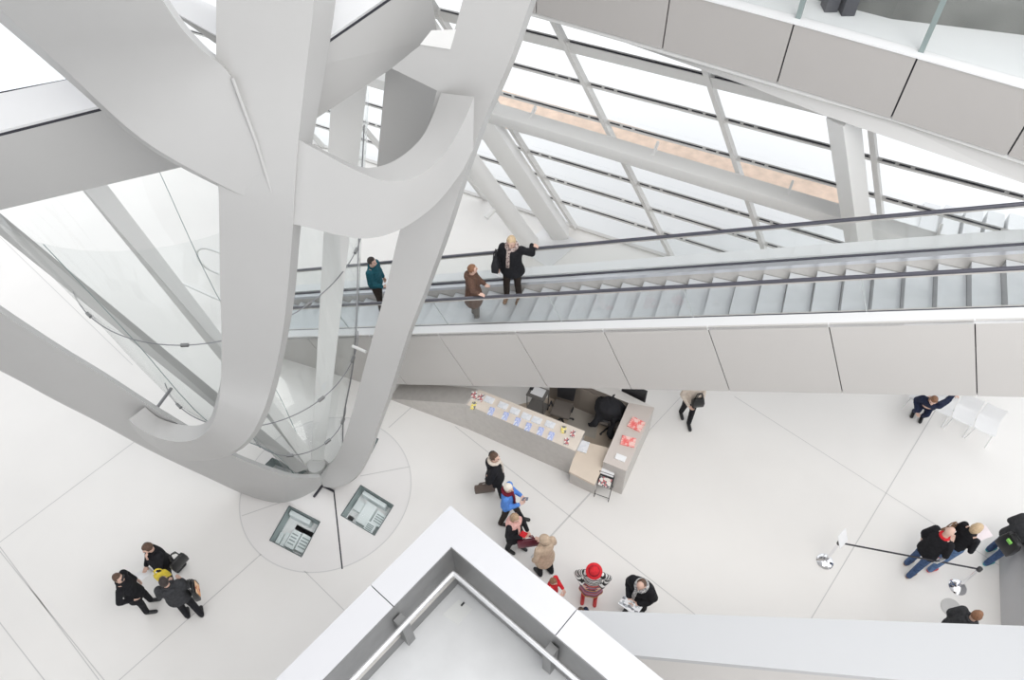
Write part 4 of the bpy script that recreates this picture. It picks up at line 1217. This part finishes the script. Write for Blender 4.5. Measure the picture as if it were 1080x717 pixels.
def bag(name, c, x, y, z, m, label, cat='bag', handle=None, taper=.85):
    """x, y, z half-axis vectors; tapered to the top with a bevel; handle = height of a loop above"""
    c = np.asarray(c, float); t = thing(name, c-z, label, cat)
    mb = MB(); mb.loft([[c-z+sx*x+sy*y for sx, sy in ((-1, -1), (1, -1), (1, 1), (-1, 1))], [c+sx*x*1.03+sy*y*1.05 for sx, sy in ((-1, -1), (1, -1), (1, 1), (-1, 1))], [c+z+sx*x*taper+sy*y*.45 for sx, sy in ((-1, -1), (1, -1), (1, 1), (-1, 1))]])
    mb.build('body', m, t, bevel=.018, smooth=.8)
    if handle:
        for sy in (-.5, .5):
            hm = MB(); uz = unit(z)
            hm.tube([c+z*.9+x*.55+sy*y, c+z+uz*handle*.75+x*.42+sy*y*.6, c+z+uz*handle+sy*y*.2, c+z+uz*handle*.75-x*.42+sy*y*.6, c+z*.9-x*.55+sy*y], .011, 8)
            hm.build('handle', m, t, smooth=1)
    return t
def sheet(name, c, x, y, label, cat='paper', m=None, t=.006, group=None):
    n = unit(np.cross(x, y)); mb = MB()
    c = np.asarray(c, float)
    mb.loft([[c-x-y, c-x+y, c-x+y+n*t, c-x-y+n*t], [c-y*1.0+n*.012, c+y+n*.012, c+y+n*(.012+t), c-y+n*(.012+t)], [c+x-y, c+x+y, c+x+y+n*t, c+x-y+n*t]])
    return tag(mb.build(name, m or M_PAPER), label, cat, group)
V = lambda *a: np.array(a, float)

# ---- three people at lower left
pA = person('person in black coat and sunglasses facing right, leftmost of the trio on the floor', (124.5, 609.5), 1.68, 8, top='black', hem=.72, flare=1.05, hair='brown', arms={'R': 'pocket', 'L': 'pocket'}, feet=((-.13, .06, 0), (.12, .02, 0)), hyaw=-20)
_, T, A, (r, f, s) = pA
gl = MB(); Hc_ = T((0, .03, 1.625)); gl.box(T((.02, .125, 1.645)), r*.06, f*.012, Z3*.018); gl.build('sunglasses', M_BLACK, pA[0])
pB = person('person in dark jacket with hand to the chin, top of the trio on the floor', (156, 577.5), 1.72, 236, top='black', bulk=1.1, hem=.85, hair='brown', arms={'L': 'face', 'R': 'low'}, feet=((-.02, .22, 0), (.13, -.20, 0)), hpitch=15, hyaw=-12)
_, T, A, (r, f, s) = pB
sheet('brochure', hand_pt(pB, 'R', .14), r*.10, unit(f+Z3*.4)*.14, 'white brochure held by the person with hand to the chin')
bag('satchel', T((-.33, -.16, 1.02)), f*.17, r*.06, Z3*.14, SHOE['black'], 'black satchel hanging at the side of the person with hand to the chin', handle=.22)
bag('shopping_bag', T((-.24, .20, .98)), f*.12+r*.05, r*.045, Z3*.13, mat('yellow_print', (.80, .62, .06), .5, var=.2, scale=9), 'yellow shopping bag with black marks on the forearm of a man in the trio', handle=.14)
pC = person('person in dark grey hooded jacket seen from behind, lower right of the trio', (173, 613.5), 1.72, 112, top='dark', bulk=1.12, hem=.82, hair='dark', hood=('down', 'dark'), arms={'R': 'low', 'L': 'low'}, feet=((-.12, .0, 0), (.14, -.08, 0)))
_, T, A, (r, f, s) = pC
t_ = bag('tote_bag', T((.33, -.02, .98)), f*.18, r*.05, Z3*.17, SHOE['black'], 'black tote bag with an orange and pink print beside the man in a hooded jacket', handle=.2)
pm = MB(); pm.box(T((.385, -.02, .97)), f*.12, r*.006, Z3*.12); pm.build('print', pattern('tote_print', [(.75, .35, .15), (.85, .6, .4), (.5, .15, .12), (.8, .5, .3)], 'voronoi', 16), t_)

# ---- on the escalator
def step_foot(px, t):
    best = min(STEPS, key=lambda n: abs(proj_x(n+E_H*.2+E_W*t)-px[0]))
    return best+E_H*.22+E_W*t+Z3*.002
def proj_x(P):
    q = np.asarray(P)-CPOS; c = np.array([q@np.array([EV[0], GV[0], UPV[0]]), q@np.array([EV[1], GV[1], UPV[1]]), q@np.array([EV[2], GV[2], UPV[2]])])
    return 540+CAM_F*c[0]/c[2]
sl_ = lambda px, t: E_O+E_W*t+EV_V*((WP(px[0], px[1], E_O+E_W*t, E_W)-E_O)@EV_V)
b1 = step_foot((499, 331), .50)+E_H*.13
hl = sl_((508, 312), 0.0)
person('person in brown fur coat on the escalator with a hand on the near rail', None, 1.62, -4, foot=b1, top='brown', hem=.62, flare=1.15, bulk=1.12, pants='grey', shoes='black', hair='ginger', style='short', scarf=None, hood=('down', 'brown'), arms={'R': (hl+Z3*.06-E_H*.08, tuple(E_H*.9+EV_V*.2), (0, 0, -1)), 'L': 'low'}, feet=((-.14, .0, 0), (.12, .10, 0)), hyaw=12, hpitch=-5)
b2 = step_foot((537, 316), .98)
hl2 = sl_((566, 262), 1.32)
p2_ = person('blond person in long black coat on the escalator reaching for the far rail', None, 1.82, -105, foot=b2, top='black', hem=.80, flare=1.15, bulk=1.06, pants='brownpants', shoes='brown', hair='blond', style='short', scarf='leopard', arms={'L': (hl2+Z3*.06-E_H*.1, tuple(E_H), (0, 0, -1)), 'R': 'down'}, feet=((-.12, .02, 0), (.13, .05, 0)), hpitch=22)
_, T, A, (r, f, s) = p2_
bag('shoulder_bag', T((.31, .02, 1.0)), f*.15, r*.07, Z3*.19, M_COAT, 'black quilted shoulder bag of the blond person on the escalator', handle=.14)
sheet('folded_leaflet', hand_pt(p2_, 'R', .09)+f*.02, f*.10, unit(r+Z3*.5)*.05, 'folded white leaflet in the hand of the blond person on the escalator')
b3 = step_foot((398, 318), .85)
person('person in teal jacket low on the escalator, partly behind the white leg', None, 1.72, -20, foot=b3, top='teal', hem=.92, pants='brownpants', shoes='black', hair='dark', arms={'R': 'low', 'L': 'down'}, feet=((-.10, -.05, 0), (.10, .09, 0)))

# ---- queue in front of the information desk
q1 = person('person in black jacket carrying a brown briefcase, topmost of the queue at the desk', (521.5, 482), 1.76, 8, top='black', bulk=1.12, hem=.78, flare=1.1, hair='brown', scarf='cream', hood=('down', 'black'), arms={'R': 'back', 'L': 'down'}, feet=((-.10, -.18, 0), (.10, .16, 0)), hyaw=-30)
_, T, A, (r, f, s) = q1
bag('briefcase', T((.20, -.24, .76)), f*.21, r*.045, Z3*.15, mat('brown_case', (.11, .08, .065), .6), 'brown briefcase held behind the person in the black jacket', handle=.08, taper=.97)
q2 = person('white-haired person in blue top and burgundy scarf in the queue', (536, 514.5), 1.68, -12, top='blue', hem=.92, pants='brownpants', hair='white', scarf='burg', arms={'R': 'hold', 'L': 'hold'}, feet=((-.12, .30, 0), (.10, -.12, 0)), hyaw=-15, hpitch=12)
ph_ = MB(); c_ = hand_pt(q2, 'L', .12); ph_.box(c_+Z3*.02, unit(q2[3][1]+Z3*.5)*.07, q2[3][0]*.036, unit(Z3-q2[3][1]*.5)*.005)
tag(ph_.build('phone', mat('phone_grey', (.2, .22, .27), .3), bevel=.002), 'grey phone in the hand of the person with the burgundy scarf', 'phone')
q3 = person('fair-haired person in black coat and pink shawl in the queue', (543, 546), 1.62, -35, top='black', hem=.70, flare=1.15, hair='ash', style='bob', scarf='pink', arms={'R': 'hold', 'L': 'low'}, feet=((-.10, .10, 0), (.12, -.08, 0)), hpitch=10)
_, T, A, (r, f, s) = q3
sw = MB(); sw.ball(T((0, -.01, 1.40)), .215*s, .16*s, .12*s, rot=np.column_stack([r, f, Z3])); me_ = sw.build('shawl', CL['pink'], q3[0], smooth=2)
bag('handbag', T((.02, .30, .84))+V(.05, -.02, 0), V(.21, .03, 0), V(-.01, .06, 0), Z3*.12, mat('burgundy_leather', (.13, .012, .03), .4), 'wide burgundy handbag held in front of the person with the pink shawl', handle=.16, taper=.95)
rp = MB(); rp.box(hand_pt(q3, 'R', .08)-f*.06+Z3*.03, r*.06, unit(f+Z3*.3)*.07, Z3*.012); tag(rp.build('purse', CL['red'], bevel=.008), 'small red purse in the hands of the person with the pink shawl', 'purse')
q4 = person('person in beige coat and beige cap seen from behind in the queue', (574.5, 569.5), 1.68, 128, top='beige', hem=.66, flare=1.1, bulk=1.02, pants='black', hair='dark', style='bob', hood=('up', 'beige'), arms={'R': 'low', 'L': 'down'}, feet=((-.11, .05, 0), (.11, -.05, 0)), hyaw=15)
q5 = person('child in red sweater at the edge of the white parapet', (583.5, 613), 1.28, -30, top='red', hem=.92, pants='jeans_dark', hair='ginger', arms={'R': 'hold', 'L': 'hold'}, hpitch=15)
q6 = person('small brown-haired child almost hidden behind the white parapet', (613, 644), 1.15, -60, top='navy', hem=.9, pants='jeans_dark', hair='brown', arms={'R': 'down', 'L': 'down'})
q7 = person('person in red hat, black and white jacket and striped poncho skirt', (626.5, 602.5), 1.60, -100, top='zebra', hem=.95, tights='red', shoes='red', hair='dark', style='bob', hat='red', arms={'R': 'akimbo', 'L': 'akimbo'}, skirt=('stripes', 1.10, .62, .18, .25), feet=((-.13, .02, 0), (.14, .02, 0)), hpitch=12)
q8 = person('balding person in black jacket reading papers near the white parapet', (677, 615.5), 1.80, 232, top='black', bulk=1.3, hem=.78, flare=1.05, hair='brown', style='bald', scarf='check', lean=.14, arms={'R': 'hold', 'L': 'hold'}, feet=((-.12, .0, 0), (.14, .18, 0)), hpitch=28)
_, T, A, (r, f, s) = q8
sheet('newspaper', (hand_pt(q8, 'R', .12)+hand_pt(q8, 'L', .12))/2+f*.03+Z3*.015, r*.19, unit(f+Z3*.35)*.13, 'white printed papers in the hands of the balding person', m=pattern('newsprint', [(.82, .82, .84), (.45, .47, .5), (.85, .85, .86), (.2, .2, .22), (.8, .8, .82)], 'voronoi', 22))

# ---- walking in from under the escalator
pw = W(723, 447)
p9 = person('person in cream jacket walking out from under the escalator', None, 1.70, -85, foot=pw+V(0, .1, 0), top='cream', bulk=.92, hem=.92, pants='black', hair='dark', style='long', arms={'R': 'low', 'L': 'down'}, feet=((-.05, .18, 0), (.06, -.15, 0)))
_, T, A, (r, f, s) = p9
bag('handbag', T((-.06, .24, 1.14)), r*.13, f*.07, Z3*.13, SHOE['black'], 'black handbag in front of the person in the cream jacket', handle=.2)

# ---- queue at the right
g1 = person('bald person in black jacket, red scarf and jeans in the queue at right', (1001, 561), 1.80, 24, top='black', bulk=1.0, hem=.80, pants='jeans_dark', shoes='brown', style='none', collar_mat='red', lean=.06, arms={'R': 'hold', 'L': 'down'}, feet=((-.10, .02, 0), (.12, -.12, 0)), hpitch=8)
_, T, A, (r, f, s) = g1
sheet('leaflet', T((.24, .04, .93)), unit(f+Z3*.3)*.13, Z3*.04+r*.03, 'white leaflet in the pocket of the bald person in the black jacket')
g2 = person('fair-haired person in black jacket, jeans and red shoes in the queue at right', (1030, 557), 1.72, 14, top='black', bulk=.92, hem=.93, pants='jeans', shoes='red', hair='blond', style='bob', lean=.06, arms={'R': 'hold', 'L': 'hold'}, feet=((-.10, .16, 0), (.12, -.22, 0)), hpitch=18)
sheet('leaflet', (hand_pt(g2, 'R', .12)+hand_pt(g2, 'L', .12))/2+Z3*.03, g2[3][0]*.12, unit(g2[3][1]+Z3*.4)*.15, 'pale pink leaflet read by the fair-haired person in the queue', m=mat('pink_paper', (.85, .76, .78), .7))
_, T, A, (r, f, s) = g2
bag('handbag', T((-.26, -.10, 1.12)), f*.13, r*.05, Z3*.11, SHOE['brown'], 'brown handbag on the shoulder of the fair-haired person in the queue', handle=.2)
g3 = person('person in dark jacket and teal shoes at the right edge with a black backpack', None, 1.75, 16, foot=W(1043, 587), top='dark', bulk=1.1, hem=.84, pants='jeans_dark', shoes='teal', hair='dark', lean=.12, arms={'R': 'hold', 'L': 'hold'}, feet=((-.12, .1, 0), (.12, -.14, 0)))
_, T, A, (r, f, s) = g3
t_ = bag('backpack', T((.12, -.24, 1.10)), r*.17, f*.10, Z3*.22, SHOE['black'], 'black backpack with a green strap on the person at the right edge', handle=.06)
bm_ = MB(); bm_.box(T((.12, -.33, 1.24)), r*.05, f*.02, Z3*.03); bm_.build('green_strap', mat('lime_strap', (.25, .65, .12), .5), t_)
g4 = person('person with dark brown hair in a dark coat behind the lower right parapet', (1030, 649), 1.74, 20, top='dark', bulk=1.15, hem=.80, hair='ginger', lean=.05, arms={'R': 'down', 'L': 'down'})

# ---- row of white chairs with a sitter
c3a, c3b = W(1005, 441, .45), W(1024.4, 449, .45)
c4b = W(1048, 460.4, .45)
rdir = unit((c4b-c3a)*[1, 1, 0]); cback = np.array([-rdir[1], rdir[0], 0])
if cback[1] < 0: cback = -cback
M_CH = mat('white_chair_shell', (.88, .88, .88), .35)
def white_chair(fc, label):
    """fc: middle of the front edge of the seat"""
    b = np.array([fc[0], fc[1], 0]); t = thing('white_chair', b, label, 'chair', 'white chairs in the row')
    P_ = lambda x, y, z: b+rdir*x+cback*y+Z3*z
    prof = [(0, .43), (.02, .45), (.2, .425), (.38, .43), (.44, .50), (.47, .64), (.50, .80), (.49, .81)]
    sec = []
    for (y, z) in prof:
        w_ = .225 if y < .4 else .215
        sec.append([(x, y, z+.02*(abs(x)/.22)**2) for x in (-w_, -w_*.5, 0, w_*.5, w_)])
    mb = MB(); vs = [P_(*p) for row in sec for p in row]; n_ = 5
    nrm = Z3*.016
    vs2 = [P_(p[0], p[1]+.012, p[2]-.016) for row in sec for p in row]
    fs = []
    m_ = len(sec)
    for i in range(m_-1):
        for j in range(n_-1):
            a = i*n_+j; fs.append((a, a+1, a+n_+1, a+n_)); o2 = m_*n_; fs.append((o2+a, o2+a+n_, o2+a+n_+1, o2+a+1))
    bd = [j for j in range(n_)]+[i*n_+n_-1 for i in range(1, m_)]+[(m_-1)*n_+j for j in range(n_-2, -1, -1)]+[i*n_ for i in range(m_-2, 0, -1)]
    for i in range(len(bd)):
        a, c = bd[i], bd[(i+1) % len(bd)]; fs.append((a, a+m_*n_, c+m_*n_, c))
    mb.add(vs+vs2, fs); mb.build('shell', M_CH, t, smooth=.9)
    for sx in (-1, 1):
        for y0, y1 in ((.05, -.01), (.36, .46)):
            l_ = MB(); l_.tube([P_(sx*.18, y0, .42), P_(sx*.215, y1, 0)], [.016, .012], 8); l_.build('leg', M_CH, t)
    return t
mid3 = (c3a+c3b)/2
pit = np.linalg.norm(((c4b+W(1028.6, 450.7, .45))/2-mid3)[:2])
CHL = ['white chair at the right end of the row', 'white chair second from the right end of the row', 'white chair under the hand of the seated person', 'white chair under the person in navy at the escalator edge']
for k, l in zip((1, 0, -1, -2), CHL): white_chair(mid3+rdir*pit*k, l)
seat_c = mid3-rdir*pit*1.70-cback*.02
hdg = math.degrees(math.atan2(-cback[1], -cback[0]))
ps = person('brown-haired person in navy jacket sitting on the row of white chairs', None, 1.68, hdg, foot=np.array([seat_c[0], seat_c[1], 0]), top='navy', hem=.92, bulk=1.12, pants='navy', hair='ginger', style='long', seated=.56, lean=.36, feet=((-.10, .02, 0), (.11, -.02, 0)), arms={'L': (mid3-rdir*pit*.95+cback*.16+Z3*.55, tuple(unit(rdir-Z3*.2)), (0, 0, -1)), 'R': 'low'}, hpitch=10)

# ---- belt barrier
def stanchion(px, label, sign=False):
    b = W(*px); t = thing('belt_post', b, label, 'barrier post', 'belt barrier posts')
    mb = MB(); mb.lathe(b, [(.17, 0), (.172, .012), (.15, .035), (.09, .06), (.04, .075)], 32); mb.build('base', M_CHROME, t, smooth=.6)
    mb = MB(); mb.tube([b+Z3*.06, b+Z3*.90], .03, 18); mb.build('pole', M_CHROME, t, smooth=.6)
    mb = MB(); mb.lathe(b+Z3*.88, [(.04, 0), (.045, .01), (.045, .09), (.03, .1)], 18); mb.build('cassette', M_BLACK, t, smooth=.6)
    return b, t
sA, tA = stanchion((870, 592), 'chrome belt post carrying a small white notice, left end of the belt')
sB, tB = stanchion((1010, 619), 'chrome belt post with black head, right end of the belt')
bl = MB(); bl.bar(sA+Z3*.93, sB+Z3*.93, .012, .05); tag(bl.build('barrier_belt', M_RUBBER), 'black belt stretched between the two chrome posts', 'belt')
nt = MB(); nc = sA+Z3*1.12
bx = unit(V(.75, .66, 0)); by = unit(V(-.3, .35, .9)); nt.box(nc, bx*.13, by*.17, unit(np.cross(bx, by))*.006)
no = tag(nt.build('notice', M_PAPER, bevel=.002), 'small white notice mounted on top of the left belt post', 'sign')
b_c = W(641, 449)
COAT_MB.cone(b_c+V(-.15, -.1, .8), .09, b_c+V(-.42, -.22, .35), .07); COAT_MB.cone(b_c+V(.1, -.15, .75), .09, b_c+V(.02, -.42, .3), .07)
# black coat lying over the chair inside the desk
me = vox(COAT_MB, .03, 3)
cb_ = W(641, 449); co = np.empty(len(me.vertices)*3); me.vertices.foreach_get('co', co); co = co.reshape(-1, 3)
for i in range(len(co)):
    p = co[i]; co[i] = p+V(noise.noise(p*5), noise.noise(p*5+9), .5*noise.noise(p*8))*.10
me.vertices.foreach_set('co', (co-cb_).ravel()); me.polygons.foreach_set('use_smooth', [True]*len(me.polygons)); me.materials.append(M_COAT)
me.name = 'coat'; o = bpy.data.objects.new('coat', me); link(o, None, cb_); tag(o, 'black coat heaped over the chair inside the information desk', 'coat')
